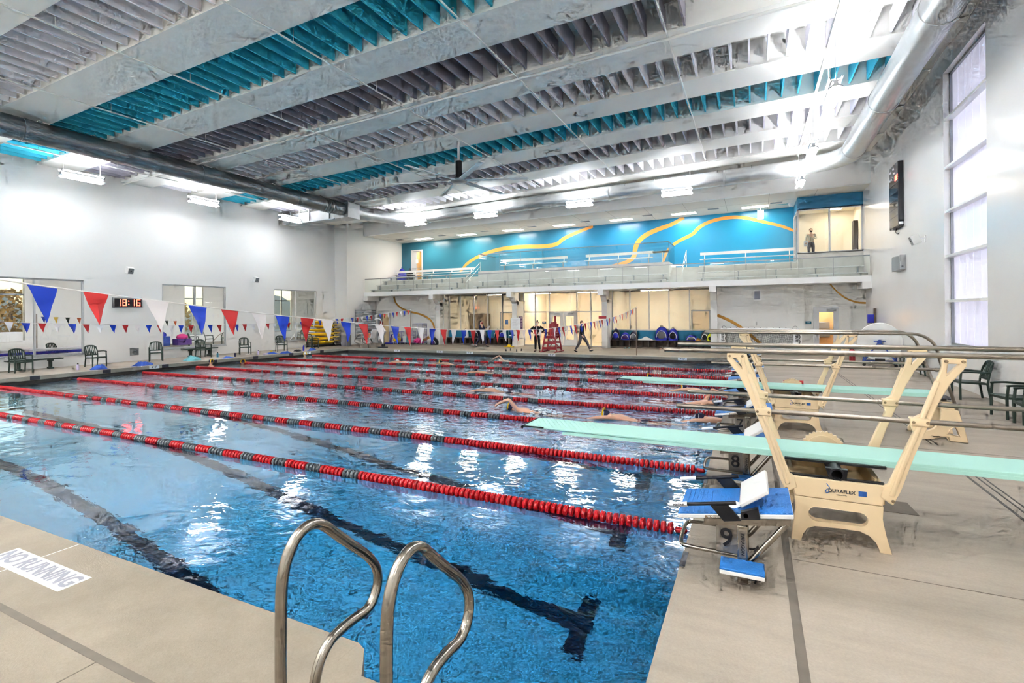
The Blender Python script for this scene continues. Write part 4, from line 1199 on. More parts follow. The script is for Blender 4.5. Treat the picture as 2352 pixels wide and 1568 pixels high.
pennants('line of small blue, red and white pennants, the farther of two', -18.3, FC, 2.69 - .3605 * 12, .3605, 63, 0, .205, .29, 4, [(20.58, 2.6, 'steel pole on the far deck holding the farther pennant line')], 0, lambda y: .02)

# ------------------------------------------------------------------ dark green plastic armchairs
def chair_parts(t, m_):
    b = MB()      # dished seat with a rounded front lip
    vs = []; fs = []
    for i in range(7):
        f = i / 6; x = .27 - .52 * f
        for j in range(7):
            g = j / 6 - .5; w = .50 - .05 * f
            z = .43 - .03 * f - .018 * math.cos(g * PI) * math.sin(PI * min(1, f * 1.1)) - (.02 if i == 0 else 0)
            vs.append((x, g * w, z))
    for i in range(6):
        for j in range(6): a = i * 7 + j; fs.append((a, a + 7, a + 8, a + 1))
    n = len(vs); vs += [(x, y, z - .022) for x, y, z in vs]; fs += [tuple(q + n for q in reversed(f)) for f in fs]
    rim = [i for i in range(7)] + [7 * k + 6 for k in range(1, 7)] + [48 - j for j in range(1, 7)] + [7 * k for k in range(5, 0, -1)]
    fs += [(rim[i], rim[(i + 1) % len(rim)], rim[(i + 1) % len(rim)] + n, rim[i] + n) for i in range(len(rim))]
    b.add(vs, fs); b.bar((.26, -.25, .40), (.26, .25, .40), .03, .05)
    b.bar((.25, -.25, .405), (-.24, -.23, .385), .03, .045); b.bar((.25, .25, .405), (-.24, .23, .385), .03, .045)
    b.build('seat', m_, t, bevel=.005)
    for s in (-1, 1):
        MB().tube([(.25, s * .262, .0), (.255, s * .26, .40), (.235, s * .262, .63)], [.024, .026, .022], 8).build('leg', m_, t)
        MB().tube([(-.30, s * .235, .0), (-.245, s * .23, .38)], [.022, .027], 8).build('leg', m_, t)
        MB().tube(smooth([(.26, s * .265, .635), (.10, s * .272, .655), (-.10, s * .268, .645), (-.285, s * .24, .635)], 2), .021, 8).build('armrest', m_, t)
    b = MB()
    for s in (-1, 1): b.tube(smooth([(-.245, s * .23, .38), (-.275, s * .238, .60), (-.325, s * .225, .78), (-.36, s * .17, .86)], 2), .023, 8)
    top = smooth([(-.34, -.225, .80), (-.36, -.16, .872), (-.372, 0, .895), (-.36, .16, .872), (-.34, .225, .80)], 2)
    for p, q in zip(top, top[1:]): b.bar(p, q, .026, .055)
    b.bar((-.262, -.23, .50), (-.262, .23, .50), .022, .05)
    for i in range(6):
        y = -.165 + i * .066; b.bar((-.262, y * .95, .50), (-.365, y, .868 - abs(y) * .12), .014, .038, up=(0, 1, 0))
    b.build('backrest', m_, t, bevel=.004)
def chair(label, x, y, rz, m_='chair_green', proto=[]):
    if not proto:
        t = thing('patio_chair', label, 'chair', (x, y, ZD), rz, 'dark green patio chairs'); chair_parts(t, m_); proto.append(t); return t
    return dup(proto[0], (x, y, ZD), rz, label)
CH = [(-24.98, 5.02, 0, 'dark green plastic armchair in front of the first bench, nearest on the left deck'), (-24.75, 7.36, .1, 'dark green plastic armchair below the clock, beside the lilac bottle'),
      (-25.1, 9.95, -.5, 'dark green plastic armchair left of the middle window'), (-24.9, 12.1, -.1, 'dark green plastic armchair in front of the second bench'),
      (-24.6, 14.2, -.5, 'dark green plastic armchair with a white towel under it'), (-24.65, 16.6, -.45, 'dark green plastic armchair below the farthest left window'), (-24.75, 19.0, -.1, 'dark green plastic armchair in front of the yellow kayaks'),
      (4.98, 10.98, PI, 'dark green plastic armchair against the right wall, behind the near stand'), (4.95, 8.62, PI + .12, 'dark green plastic armchair against the right wall, cut by the picture edge'),
      (4.95, 7.75, PI - .1, 'dark green plastic armchair at the right picture edge, only its arm in view'), (5.0, 15.9, PI, 'dark green plastic armchair by the right wall, before the cover reel')]
for x, y, rz, lab in CH: chair(lab, x, y, rz)
for x, y, rz, lab in ((-29.5, 8.0, .3, 'dark chair in the far hall, behind the first window above the bench'), (-36.5, 18.9, 1.2, 'dark chair in the far hall, leftmost in the middle window'), (-37, 20.4, 1.0, 'dark chair in the far hall, behind the pool rail in the middle window'), (-36.3, 21.2, 2.6, 'dark chair in the far hall, rightmost in the middle window'), (-35.6, 27.9, 2.8, 'dark chair in the far hall, seen in the farthest window')):
    c = chair(lab, x, y, rz); c.location.z = ZD - .02
# benches
for y, lab in ((5.75, 'dark green bench under the first window of the left wall'), (12.5, 'dark green bench under the middle window of the left wall')):
    t = thing('bench', lab, 'bench', (-25.78, y, ZD), 0, 'dark green benches')
    b = MB()
    for i in range(4): b.box(-.17 + i * .09, -.09 + i * .09, -.88, .88, .39, .43)
    b.box(-.17, .18, -.86, .86, .375, .39); b.build('seat', 'chair_green', t, bevel=.004)
    for s in (-1, 1):
        b = MB(); b.box(-.13, .13, s * .5 - .06, s * .5 + .06, .31, .375); b.box(-.09, .09, s * .5 - .035, s * .5 + .035, .07, .31); b.box(-.16, .16, s * .5 - .06, s * .5 + .06, 0, .07)
        b.build('leg', 'chair_green', t, bevel=.012)

# ------------------------------------------------------------------ things lying along the left pool edge
def towel(label, x, y, sx, sy, h, m_, seed, rz=0, name='towel', cat='towel'):
    r = random.Random(seed); N = 12; b = MB(); vs = []
    for i in range(N + 1):
        for j in range(N + 1):
            u, v = i / N * 2 - 1, j / N * 2 - 1
            d = max(0, 1 - (u * u + v * v) * .75)
            e = 1 + .13 * math.sin(3 * math.atan2(v, u) + seed)
            z = 1.5 * h * d * (.55 + .45 * math.sin(5 * u + seed) * math.cos(4 * v - seed * 2) * .6 + .2 * r.random())
            vs.append((u * sx * e * (1 - .12 * abs(v)), v * sy * e, max(.006, z)))
    fs = [(i * (N + 1) + j, (i + 1) * (N + 1) + j, (i + 1) * (N + 1) + j + 1, i * (N + 1) + j + 1) for i in range(N) for j in range(N)]
    k = len(vs); vs += [(x_, y_, 0) for x_, y_, z_ in vs]; fs += [tuple(q + k for q in reversed(f)) for f in fs]
    rim = [i for i in range(N + 1)] + [(N + 1) * q + N for q in range(1, N + 1)] + [(N + 1) * N + N - q for q in range(1, N + 1)] + [(N + 1) * q for q in range(N - 1, 0, -1)]
    fs += [(rim[q], rim[(q + 1) % len(rim)], rim[(q + 1) % len(rim)] + k, rim[q] + k) for q in range(len(rim))]
    b.add(vs, fs)
    o = b.build(name, m_, loc=(x, y, ZD), ang=70); o.rotation_euler = (0, 0, rz); return tag(o, label, cat)
def bottle(label, x, y, m_, cap, h=.24, r=.037, z=ZD):
    t = thing('water_bottle', label, 'bottle', (x, y, z))
    MB().lathe([(r * .92, 0), (r, .01), (r, h * .72), (r * .6, h * .84), (r * .5, h * .86)], n=14).build('body', m_, t)
    MB().lathe([(r * .62, h * .85), (r * .62, h * .97), (r * .45, h)], n=12).build('cap', cap, t)
    return t
bottle('lilac water bottle with a black cap beside the chair below the clock', -23.85, 6.34, 'lilac', 'black', .27, .045)
towel('crumpled blue swim bag on the pool edge beside the lilac bottle', -23.35, 6.85, .17, .27, .17, 'towel_blue', 1, 0, 'swim_bag', 'bag')
towel('crumpled blue towel left of the first four feet marker', -23.3, 8.45, .22, .36, .16, 'towel_blue', 2)
towel('cyan and green towel heaped on the deck before the second bench', -23.65, 10.75, .24, .36, .19, 'towel_cyan', 3)
bottle('teal water bottle with a dark cap on the deck, right of the second bench chair', -24.3, 12.45, 'sign_teal', 'black', .26, .05)
towel('flat blue towel on the pool edge beside the dark blue cup', -23.4, 12.35, .16, .27, .07, 'towel_blue', 4)
t = thing('cup', 'dark blue cup on the pool edge, right of the flat blue towel', 'cup', (-23.6, 12.92, ZD)); MB().lathe([(.035, 0), (.05, .01), (.056, .17), (.06, .19)], n=14).build('body', 'cloth_navy', t); MB().lathe([(.061, .185), (.061, .2), (.05, .205)], n=14).build('lid', 'black', t)
towel('white towel folded on the deck under a chair', -24.4, 14.35, .16, .25, .05, 'towel_white', 5)
bottle('pale lilac bottle with a black cap, second along the pool edge', -23.66, 14.3, 'lilac', 'black', .25, .045)
tag(MB().box(-.1, .1, -.1, .1, 0, .06).build('soap_box', 'lilac', loc=(-23.4, 14.55, ZD), bevel=.01), 'small lilac box on the pool edge beside the second lilac bottle', 'box')
towel('blue towel with yellow stripe on the pool edge, behind the small lilac box', -23.5, 15.0, .16, .32, .10, 'towel_blue', 6)
tag(MB().lathe([(.05, 0), (.06, .02), (.05, .05)], n=12).build('bathing_cap', 'yellow', loc=(-23.5, 15.0, ZD + .13)), 'yellow swim cap lying on a blue towel at the pool edge', 'cap')
towel('blue towel hanging over the pool edge near the tall chair', -23.1, 15.6, .22, .3, .1, 'towel_blue', 7)
tag(MB().box(-.12, .12, -.2, .2, 0, .03).build('kickboard', 'towel_white', loc=(-23.35, 16.25, ZD), bevel=.01), 'white and blue kickboard flat on the pool edge', 'kickboard')
towel('black mesh bag on the pool edge, left of the tall blue bottle', -23.6, 16.85, .14, .26, .11, 'bag_black', 8, 0, 'mesh_bag', 'bag')
bottle('tall blue water bottle on the pool edge near the corner', -23.62, 17.3, 'blue_bag', 'blue_bag', .33, .05)
towel('blue towel on the pool edge, nearest the far corner', -23.4, 17.75, .17, .26, .12, 'towel_blue', 9)

# ------------------------------------------------------------------ on the left wall
t = thing('digital_clock', 'red digital wall clock reading 18:16 between the first two windows', 'clock', (XW, 9.31, 2.99))
MB().box(0, .10, -.62, .62, -.235, .235).build('case', 'galv_dark', t, bevel=.008)
MB().box(.10, .105, -.57, .57, -.19, .19).build('face', 'screen', t)
SEG = {'1': 'bc', '8': 'abcdefg', '6': 'acdefg', '0': 'abcdef', '4': 'bcfg', '5': 'acdfg', '9': 'abcdfg', '3': 'abcdg', '2': 'abdeg'}
def digit(mb, ch, c, w_, h_, th, put):
    s = SEG[ch]; q = {'a': (-w_, w_, h_ - th, h_), 'd': (-w_, w_, -h_, -h_ + th), 'g': (-w_, w_, -th / 2, th / 2), 'b': (w_ - th, w_, 0, h_), 'c': (w_ - th, w_, -h_, 0), 'e': (-w_, -w_ + th, -h_, 0), 'f': (-w_, -w_ + th, 0, h_)}
    for k in s: put(mb, c, q[k])
for ch, c in (('1', -.38), ('8', -.16), ('1', .19), ('6', .43)):
    b = MB(); digit(b, ch, c, .085, .16, .036, lambda mb, c, q: mb.box(.105, .112, c + q[0] + .006, c + q[1] - .006, q[2] + .006, q[3] - .006)); b.build('digit', 'led', t)
b = MB(); b.box(.105, .112, .0, .035, .055, .09); b.box(.105, .112, .0, .035, -.09, -.055); b.build('colon', 'led', t)
def wall_speaker(lab, x, y, z, rz, m_='white'):
    t = thing('wall_speaker', lab, 'speaker', (x, y, z), rz, 'white wall speakers')
    c_ = V((.26, 0, 0)); R_ = Matrix.Rotation(.35, 4, 'Y')
    MB().box(-.10, .12, -.13, .13, -.15, .15).xf(Matrix.Translation(c_) @ R_).build('cabinet', 'white', t, bevel=.015)
    MB().box(.12, .126, -.11, .11, -.13, .13).xf(Matrix.Translation(c_) @ R_).build('grille', 'silver', t)
    MB().lathe([(.03, .126), (.03, .13)], ax='x', n=12).xf(Matrix.Translation(c_) @ R_).build('driver', 'ink', t)
    b = MB(); b.bar((0, 0, .05), (.2, 0, .02), .05, .03); b.box(0, .015, -.07, .07, -.1, .12); b.build('bracket', 'white', t)
wall_speaker('white wall speaker above the digital clock', XW, 9.3, 4.5, 0)
wall_speaker('white wall speaker high between the middle and far left windows', XW, 15.95, 4.45, 0)
wall_speaker('white wall speaker on the right wall, beside the milky window', XE, 15.95, 4.57, PI)
t = thing('hose_box', 'small steel hose box let into the left wall below the clock', 'box', (XW, 9.6, .66))
MB().box(0, .02, -.19, .19, -.17, .17).build('frame', 'silver', t, bevel=.004); MB().box(.02, .024, -.15, .15, -.13, .13).build('door', 'galv_dark', t); MB().cyl((.02, -.05, 0), (.07, .04, 0), .02, 8).build('tap', 'steel', t)
# louvre in the left wall near the corner
t = thing('wall_louver', 'large slatted steel louver in the left wall behind the pool lift', 'vent', (-25.07, 24.22, 1.66))
MB().prism([(-1.08, -1.03), (1.08, -1.03), (1.08, 1.03), (-1.08, 1.03)], 'x', -.01, .03, [[(-1.03, -.98), (1.03, -.98), (1.03, .98), (-1.03, .98)]]).build('frame', 'silver', t)
b = MB()
for i in range(15):
    z = -.93 + i * .132; b.hexa([(x, y, zz) for (x, zz, k) in () for y in ()] or [(0, -1.03, z), (.05, -1.03, z - .05), (0, 1.03, z), (.05, 1.03, z - .05), (0, -1.03, z + .06), (.05, -1.03, z + .01), (0, 1.03, z + .06), (.05, 1.03, z + .01)])
b.build('slats', 'offwhite_frame', t)
MB().box(-.01, .0, -1.03, 1.03, -.98, .98).build('back', 'ink', t)
# half open door left of the gold stripe
b = MB(); b.box(-24.85, -24.78, 25.2, 25.3, ZD, 2.45); b.box(-23.75, -23.68, 25.2, 25.3, ZD, 2.45); b.box(-24.85, -23.68, 25.2, 25.3, 2.38, 2.45)
d = struct(b, 'door_6', 'offwhite_frame')
MB().box(-24.35, -23.75, 25.27, 25.295, ZD, 2.38).build('lit_room', 'tan', d)
MB().box(-24.78, -24.35, 25.22, 25.27, ZD, 2.38).build('leaf', 'silver', d)
tag(MB().prism([(-24.55, .9), (-24.3, .75), (-24.2, 1.3), (-24.32, 1.75), (-24.5, 1.9), (-24.58, 1.4)], 'y', 25.14, 25.222).build('bathrobe', 'mask_red', bevel=.02), 'dark red robe hanging at the half open door beside the louver', 'robe')

# ------------------------------------------------------------------ yellow kayaks on their rack
t = thing('kayak_rack', 'black steel rack under the pile of yellow kayaks', 'rack', (-25.62, 20.85, ZD))
b = MB()
for y in (-1.05, 1.2):
    b.bar((-.40, y, 0), (-.40, y, 1.75), .05, .05); b.bar((.25, y, 0), (.25, y, .2), .05, .05)
    for k in range(6): b.bar((-.40, y, .16 + k * .27), (.24, y, .16 + k * .27), .03, .02)
b.bar((.25, -1.2, .05), (.25, 1.3, .05), .05, .05); b.bar((-.38, -1.2, .05), (-.38, 1.3, .05), .05, .05)
b.build('frame', 'black', t)
kw = ['top one of the pile', 'second from the top', 'third from the top', 'third from the bottom', 'second from the bottom', 'bottom one of the pile']
for k in range(6):
    zc = 1.65 - k * .27
    t = thing('kayak', 'yellow plastic kayak on the corner rack, ' + kw[k], 'kayak', (-25.62, 20.85 + (.05 if k % 2 else -.05), ZD + zc), 0, 'yellow kayaks')
    N = 14; vs = []; fs = []
    for i in range(N + 1):
        f = i / N * 2 - 1; ww = .27 * (1 - abs(f) ** 2.6) + .012; hh = .115 * (1 - abs(f) ** 3) + .01; up = .07 * abs(f) ** 2.5
        for j in range(10):
            a = 2 * PI * j / 10; vs.append((ww * math.cos(a), f * 1.4, hh * math.sin(a) * (1.0 if math.sin(a) < 0 else .8) + up))
    for i in range(N):
        for j in range(10): fs.append((i * 10 + j, i * 10 + (j + 1) % 10, (i + 1) * 10 + (j + 1) % 10, (i + 1) * 10 + j))
    fs += [tuple(range(9, -1, -1)), tuple(N * 10 + j for j in range(10))]
    MB().add(vs, fs).build('hull', 'yellow', t, ang=70)
    MB().lathe([(.2, .0), (.21, .02), (.16, .03)], (0, 0, .05), 'z', 14).build('cockpit_rim', 'black', t)
    MB().box(.262, .268, .55, .85, -.02, .03).build('logo_patch', 'ink', t)
t = thing('storage_box', 'grey patterned storage cabinet in the corner beside the kayaks', 'cabinet', (-24.5, 21.7, ZD))
MB().box(-.25, .25, -.22, .22, 0, .74).build('body', 'silver', t, bevel=.01); MB().box(-.24, .24, -.235, -.22, .04, .70).build('door', 'ink_grey', t)

# ------------------------------------------------------------------ pool lift with seat, far left corner
t = thing('pool_lift', 'white pool lift with seat, mast and white cover at the far left corner', 'pool lift', (-20.75, 20.95, ZD))
MB().box(-.22, .25, -.2, .2, 0, .07).lathe([(.10, .07), (.12, .14), (.10, .26)], (.05, 0, 0), 'z', 10).build('base', 'ink', t, bevel=.01)
MB().cyl((.05, 0, .2), (.05, 0, .95), .05, 10).build('column', 'galv_dark', t)
MB().tube(smooth([(.0, 0, .9), (-.08, 0, 1.3), (-.1, 0, 1.78), (-.35, 0, 1.86), (-.62, 0, 1.82)], 2), .028, 8).build('mast', 'white', t)
b = MB(); b.box(-1.25, -.78, -.25, .25, .58, .64); b.bar((-1.3, 0, .42), (-1.6, 0, .36), .4, .03); b.build('seat', 'white_gloss', t, bevel=.02)
MB().bar((-.80, 0, .62), (-.66, 0, 1.15), .46, .06).build('seat_back', 'paper', t, bevel=.02)
MB().box(-.98, -.82, -.28, -.18, .65, .92).build('life_vest', 'orange', t, bevel=.03)
b = MB(); b.bar((-1.25, -.26, .55), (-1.0, -.26, .36), .04, .04); b.bar((-.75, -.26, .60), (-.62, -.26, .33), .05, .05); b.bar((-.9, .1, 1.12), (-1.35, .1, 1.10), .04, .05); b.build('arm', 'black', t)
b = MB()
vs = [(-.12, -.12, 1.55), (.28, -.14, 1.05), (.2, -.12, .9), (-.28, -.12, .42), (-.3, -.05, .8), (-.15, .02, 1.2)]
b.add(vs + [(x, y + .16, z) for x, y, z in vs], [(0, 1, 2, 3, 4, 5), (11, 10, 9, 8, 7, 6)] + [(i, i + 6, (i + 1) % 6 + 6, (i + 1) % 6) for i in range(6)]); b.build('cover', 'white_flag', t, bevel=.02)
for dx, wd in ((-22.15, 'left'), (-21.5, 'right')):
    t = thing('pool_hand_rail', 'bent steel hand rail at the far left corner, %s one of the pair' % wd, 'hand rail', (dx, 20.5, ZD), 0, 'far hand rails')
    MB().tube(smooth([(0, 0, 0), (-.02, -.06, .28), (-.28, -.16, .33), (-.36, -.2, .48), (-.05, -.1, .90), (.12, 0, .80), (.12, .02, 0)], 2), .021, 8).build('tube', 'rail_steel', t)

# ------------------------------------------------------------------ toy carts by the gold stripe
def mesh_cart(lab, x, y, w_, h_, toys, m_='grid_purple'):
    t = thing('mesh_cart', lab, 'cart', (x, y, ZD))
    b = MB(); d = .28
    for sx in (-w_, w_):
        for sy in (-d, d): b.cyl((sx, sy, .08), (sx, sy, h_), .012, 5)
    for z in (.1, h_): b.tube([(-w_, -d, z), (w_, -d, z), (w_, d, z), (-w_, d, z)], .012, 5, closed=True)
    b.build('frame', m_, t)
    b = MB()
    n = int(w_ * 2 / .09)
    for i in range(n):
        xx = -w_ + 2 * w_ * (i + .5) / n; b.cyl((xx, d, .1), (xx, d, h_), .004, 4); 
    for k in range(int(h_ / .1)): z = .1 + k * .1; b.cyl((-w_, d, z), (w_, d, z), .004, 4); b.cyl((-w_, -d, z), (-w_, d, z), .004, 4); b.cyl((w_, -d, z), (w_, d, z), .004, 4)
    b.build('wire_mesh', m_, t)
    b = MB(); b.box(-w_, w_, -d, d, .08, .1); b.build('tray', m_, t)
    for sx in (-1, 1):
        for sy in (-1, 1): MB().lathe([(.04, -.015), (.04, .015)], (sx * w_ * .9, sy * d * .9, .04), 'y', 10).build('caster', 'black', t)
mesh_cart('wire cart with balls and blue noodles, left one of three', -22.75, 24.85, .42, .86, 0)
mesh_cart('wire cart holding white kickboards, middle one of three', -21.75, 24.9, .42, .92, 0)
mesh_cart('tall purple wire cart with pink fins, right one of three', -20.75, 24.9, .40, 1.45, 0)
def ball(lab, x, y, z, r, m_):
    return tag(MB().ell((0, 0, 0), (r, r, r), 14, 9).build('ball', m_, loc=(x, y, z)), lab, 'ball')
ball('yellow ball on top of the heap in the left wire cart', -22.55, 24.75, .84, .15, 'yellow')
ball('yellow ball at the front left of the left wire cart', -22.75, 24.68, .53, .15, 'yellow')
ball('yellow ball at the front right of the left wire cart', -22.42, 24.72, .55, .14, 'yellow')
ball('cream ball low in the left wire cart', -22.5, 24.66, .45, .10, 'towel_white')
ball('purple ball at the right end of the left wire cart', -22.25, 24.85, .5, .12, 'purple')
t = thing('pool_noodles', 'dark blue and violet pool noodles left of the yellow balls', 'noodles', (-23.1, 24.7, ZD))
for i in range(4): MB().tube(smooth([(-.1 + i * .07, -.05, .02), (-.05 + i * .05, 0, .45 + .06 * i), (.05 + i * .04, .05, .75 - .05 * i), (.16, 0, .35)], 2), .05, 8).build('noodle', ['blue_bag', 'purple', 'cloth_navy', 'lilac'][i], t)
MB().tube([(-.45, -.1, .05), (-.1, -.12, .05), (.2, -.1, .06)], .05, 8).build('noodle', 'blue_bag', t)
for i in range(5):
    tag(MB().box(-.15, .15, -.02, .02, 0, .45).build('kickboard', ['white', 'towel_cyan', 'white', 'lilac', 'white'][i], loc=(-21.95 + i * .09, 24.72 + i * .07, .33), bevel=.01), 'kickboard standing in the middle wire cart', 'kickboard', 'kickboards in the middle cart')
for i, (dx, dz, s) in enumerate(((-.22, .2, 1), (.0, .2, 1.05), (.2, .18, 1), (-.1, .36, 1), (.12, .34, .9))):
    t = towel('pink swim fin heaped in the tall purple cart', -20.75 + dx, 24.75, .2 * s, .22, .17, 'pink', 20 + i, i, 'swim_fin', 'fin'); t.location.z = ZD + dz - .08; t['group'] = 'pink swim fins in the tall cart'
# dark bag at the foot of the first column
def bag(lab, x, y, z, w_, d_, h_, m_, m2, rz=0, seed=0, white=True):
    r = random.Random(seed)
    t = thing('sports_bag', lab, 'bag', (x, y, z), rz)
    b = MB(); N = 10; K = 7; vs = []
    for k in range(K + 1):
        f = k / K; s = (1 - .5 * f ** 3) * (1 if k else .92)
        if k == K: s = .25
        for i in range(N):
            a = 2 * PI * i / N; c, e = math.cos(a), math.sin(a)
            q = (abs(c) ** 3 + abs(e) ** 3) ** (-1 / 3)
            j = 1 + r.uniform(-.07, .07)
            vs.append((c * q * w_ / 2 * s * j, e * q * d_ / 2 * s * j, h_ * f * (1 + r.uniform(-.03, .03))))
    fs = [(k * N + i, k * N + (i + 1) % N, (k + 1) * N + (i + 1) % N, (k + 1) * N + i) for k in range(K) for i in range(N)]
    fs += [tuple(range(N - 1, -1, -1)), tuple(K * N + i for i in range(N))]
    b.add(vs, fs).build('body', m_, t, ang=60)
    MB().ell((0, -d_ * .46, h_ * .38), (w_ * .33, d_ * .16, h_ * .27), 12, 8).build('front_pocket', m2, t)
    if white: MB().tube(smooth([(-w_ * .38, -d_ * .40, h_ * .2), (-w_ * .3, -d_ * .52, h_ * .55), (0, -d_ * .46, h_ * .78), (w_ * .32, -d_ * .5, h_ * .55), (w_ * .36, -d_ * .42, h_ * .2)], 2), .018, 6).build('white_piping', 'white', t)
    MB().tube(smooth([(-w_ * .1, 0, h_ * .96), (-w_ * .08, 0, h_ * 1.12), (w_ * .08, 0, h_ * 1.12), (w_ * .1, 0, h_ * .96)], 2), .012, 6).build('handle', m2, t)
    return t
bag('black and purple sports bag on the floor by the first column', -19.35, 24.6, ZD, .55, .4, .5, 'bag_black', 'purple')

# ------------------------------------------------------------------ cubby benches under the windows
def cubby(lab, x0, x1, yb, n):
    t = thing('cubby_bench', lab, 'bench', ((x0 + x1) / 2, yb, ZD)); h = (x1 - x0) / 2
    MB().box(-h, h, -.42, 0, .43, .48).build('seat_top', 'wood_dark', t, bevel=.005)
    b = MB(); b.box(-h, h, -.03, 0, .06, .43); b.box(-h, h, -.40, 0, .03, .08); b.box(-h, h, -.38, -.34, 0, .03); b.build('back_panel', 'wood', t)
    b = MB()
    for i in range(n + 1): x = -h + 2 * h * i / n; b.box(x - .02, x + .02, -.41, -.03, .08, .43)
    b.build('dividers', 'wood_dark', t)
cubby('long wooden cubby bench below the left hall window', -18.9, -13.6, YG - .08, 14)
cubby('long wooden cubby bench below the right hall window, full of bags', -7.3, -1.75, YG - .08, 15)
ZB = ZD + .48; YB_ = YG - .32
for lab, x, w_, h_, m_, m2 in (
    ('navy and white backpack at the left end of the right cubby bench', -7.0, .5, .62, 'navy', 'blue_bag'), ('shapeless blue duffel, second on the right cubby bench', -6.45, .55, .42, 'blue_bag', 'purple'),
    ('navy backpack with white trim, third on the right cubby bench', -5.95, .5, .50, 'navy', 'bag_grey'), ('big blue backpack with grey front, tallest on the right cubby bench', -4.35, .75, .78, 'blue_bag', 'bag_grey'),
    ('blue backpack with black front leaning beside the tallest one', -3.72, .55, .68, 'blue_bag', 'bag_black'), ('low blue cap bag lying right of the two tall backpacks', -2.72, .6, .30, 'blue_bag', 'bag_grey'),
    ('grey mesh backpack near the right end of the right cubby bench', -2.02, .4, .52, 'bag_grey', 'bag_black')):
    bag(lab, x, YB_ - .02, ZB, w_, .36, h_, m_, m2, 0, int(x * 10))
towel('white towels crumpled on the right cubby bench behind the pennant pole', -5.25, YB_, .42, .15, .15, 'towel_white', 11).location.z = ZB
towel('brown striped towel on the right cubby bench, left of the grey mesh backpack', -2.4, YB_ - .03, .22, .14, .14, 'gold', 12).location.z = ZB
bag('bright lime and black bag at the right end of the right cubby bench', -1.72 - .0, YB_ - .1, ZB, .34, .36, .40, 'lime', 'bag_black', 0, 5, False)
for i, (x, m_) in enumerate(((-16.6, 'navy'), (-16.1, 'bag_grey'), (-15.0, 'navy'), (-14.6, 'bag_black'), (-17.5, 'towel_white'))):
    bag(['navy backpack on the left cubby bench, left of the walking person', 'grey backpack on the left cubby bench, beside the navy one', 'navy backpack on the left cubby bench, right of the walking person', 'black backpack near the right end of the left cubby bench', 'white wrapped bag over the left end of the left cubby bench'][i], x, YB_, ZB, .45, .34, .55, m_, 'blue_bag' if i % 2 else 'bag_black', 0, i + 30)
def sandal(x, y, rz, m_, lab, grp):
    t = thing('sandal', lab, 'sandal', (x, y, ZD), rz, grp)
    MB().prism([(.13 * math.cos(a), .045 * math.sin(a) * (1.1 if math.cos(a) > 0 else .9)) for a in [2 * PI * i / 14 for i in range(14)]], 'z', 0, .025).build('sole', m_, t)
    MB().tube(smooth([(.02, -.045, .02), (.05, 0, .07), (.02, .045, .02)], 2), .012, 6).build('strap', m_, t)
for x, m_, nm in ((-6.35, 'towel_cyan', 'mint'), (-4.35, 'skin', 'pink'), (-3.75, 'paper', 'white'), (-3.35, 'paper', 'cream')):
    for k in (0, 1): sandal(x + k * .2, YG - .85 + k * .05, 1.2 + k * .3, m_, '%s sandal on the deck before the right cubby bench' % nm, '%s sandals' % nm)
for k in (0, 1): sandal(-16.6 + k * .25, YG - .9, .4 + k, 'paper', 'white and black shoe on the deck before the left cubby bench', 'white shoes by the left bench')

# ------------------------------------------------------------------ boards and signs by the second column
t = thing('whiteboard', 'white notice board with faint handwriting on the second column', 'board', (-13.25, 24.78, 1.67))
MB().box(-.34, .34, -.015, .015, -.38, .38).build('panel', 'paper', t)
b = MB()
for i in range(9): b.box(-.22 + .02 * (i % 3), .20 - .05 * (i % 4), -.017, -.0155, .28 - i * .07, .287 - i * .07)
b.build('handwriting', 'ink_grey', t)
t = thing('banner', 'narrow purple banner with pale lettering on the side of the second column', 'banner', (-13.19, 25.45, 1.72))
MB().box(-.008, .008, -.3, .3, -.4, .4).build('cloth', 'purple', t)
b = MB()
for i in range(4): b.prism([(-.16, .27 - i * .19), (.16, .27 - i * .19), (.16, .36 - i * .19), (-.16, .36 - i * .19)], 'x', .008, .0095, [[(-.12, .29 - i * .19), (.12, .29 - i * .19), (.12, .34 - i * .19), (-.12, .34 - i * .19)]])
b.build('lettering', 'lilac', t)
for x, z, lab, y in ((-11.75, 1.72, 'small teal room sign left of the glass double door', YG - .06), (3.0 - .05, 1.72, 'small teal room sign left of the tan glass door', 25.39)):
    t = thing('room_sign', lab, 'sign', (x, y, z)); MB().box(-.13, .13, -.012, 0, -.07, .07).build('plate', 'sign_teal', t); MB().box(-.07, .07, -.014, -.012, -.012, .012).build('lettering', 'paper', t)
t = thing('floor_sign_stand', 'low yellow cross footed sign stand before the second column', 'sign stand', (-13.37, 24.05, ZD))
b = MB(); b.bar((-.3, -.05, .03), (.3, .1, .03), .1, .05); b.bar((-.3, .1, .03), (.3, -.08, .03), .1, .05); b.lathe([(.16, .02), (.12, .12), (.04, .18)], n=12); b.build('foot', 'yellow', t, bevel=.01)
MB().cyl((0, 0, .15), (0, 0, 1.05), .015, 8).build('post', 'white', t); b = MB(); b.box(.02, .42, -.02, .02, .70, .76); b.build('arm', 'paper', t); MB().box(.2, .42, -.03, .03, .72, .79).build('grip', 'black', t)
for i, (x, y) in enumerate(((-12.05, 20.95), (-11.98, 21.38), (-11.41, 20.97), (-11.32, 21.41))):
    tag(MB().lathe([(.035, 0), (.03, .05), (.02, .08), (.025, .11), (.01, .13)], n=10).build('deck_plug', 'black', loc=(x, y, ZD)), 'small black plug standing on the far deck left of the standing person', 'plug', 'black plugs on the far deck')

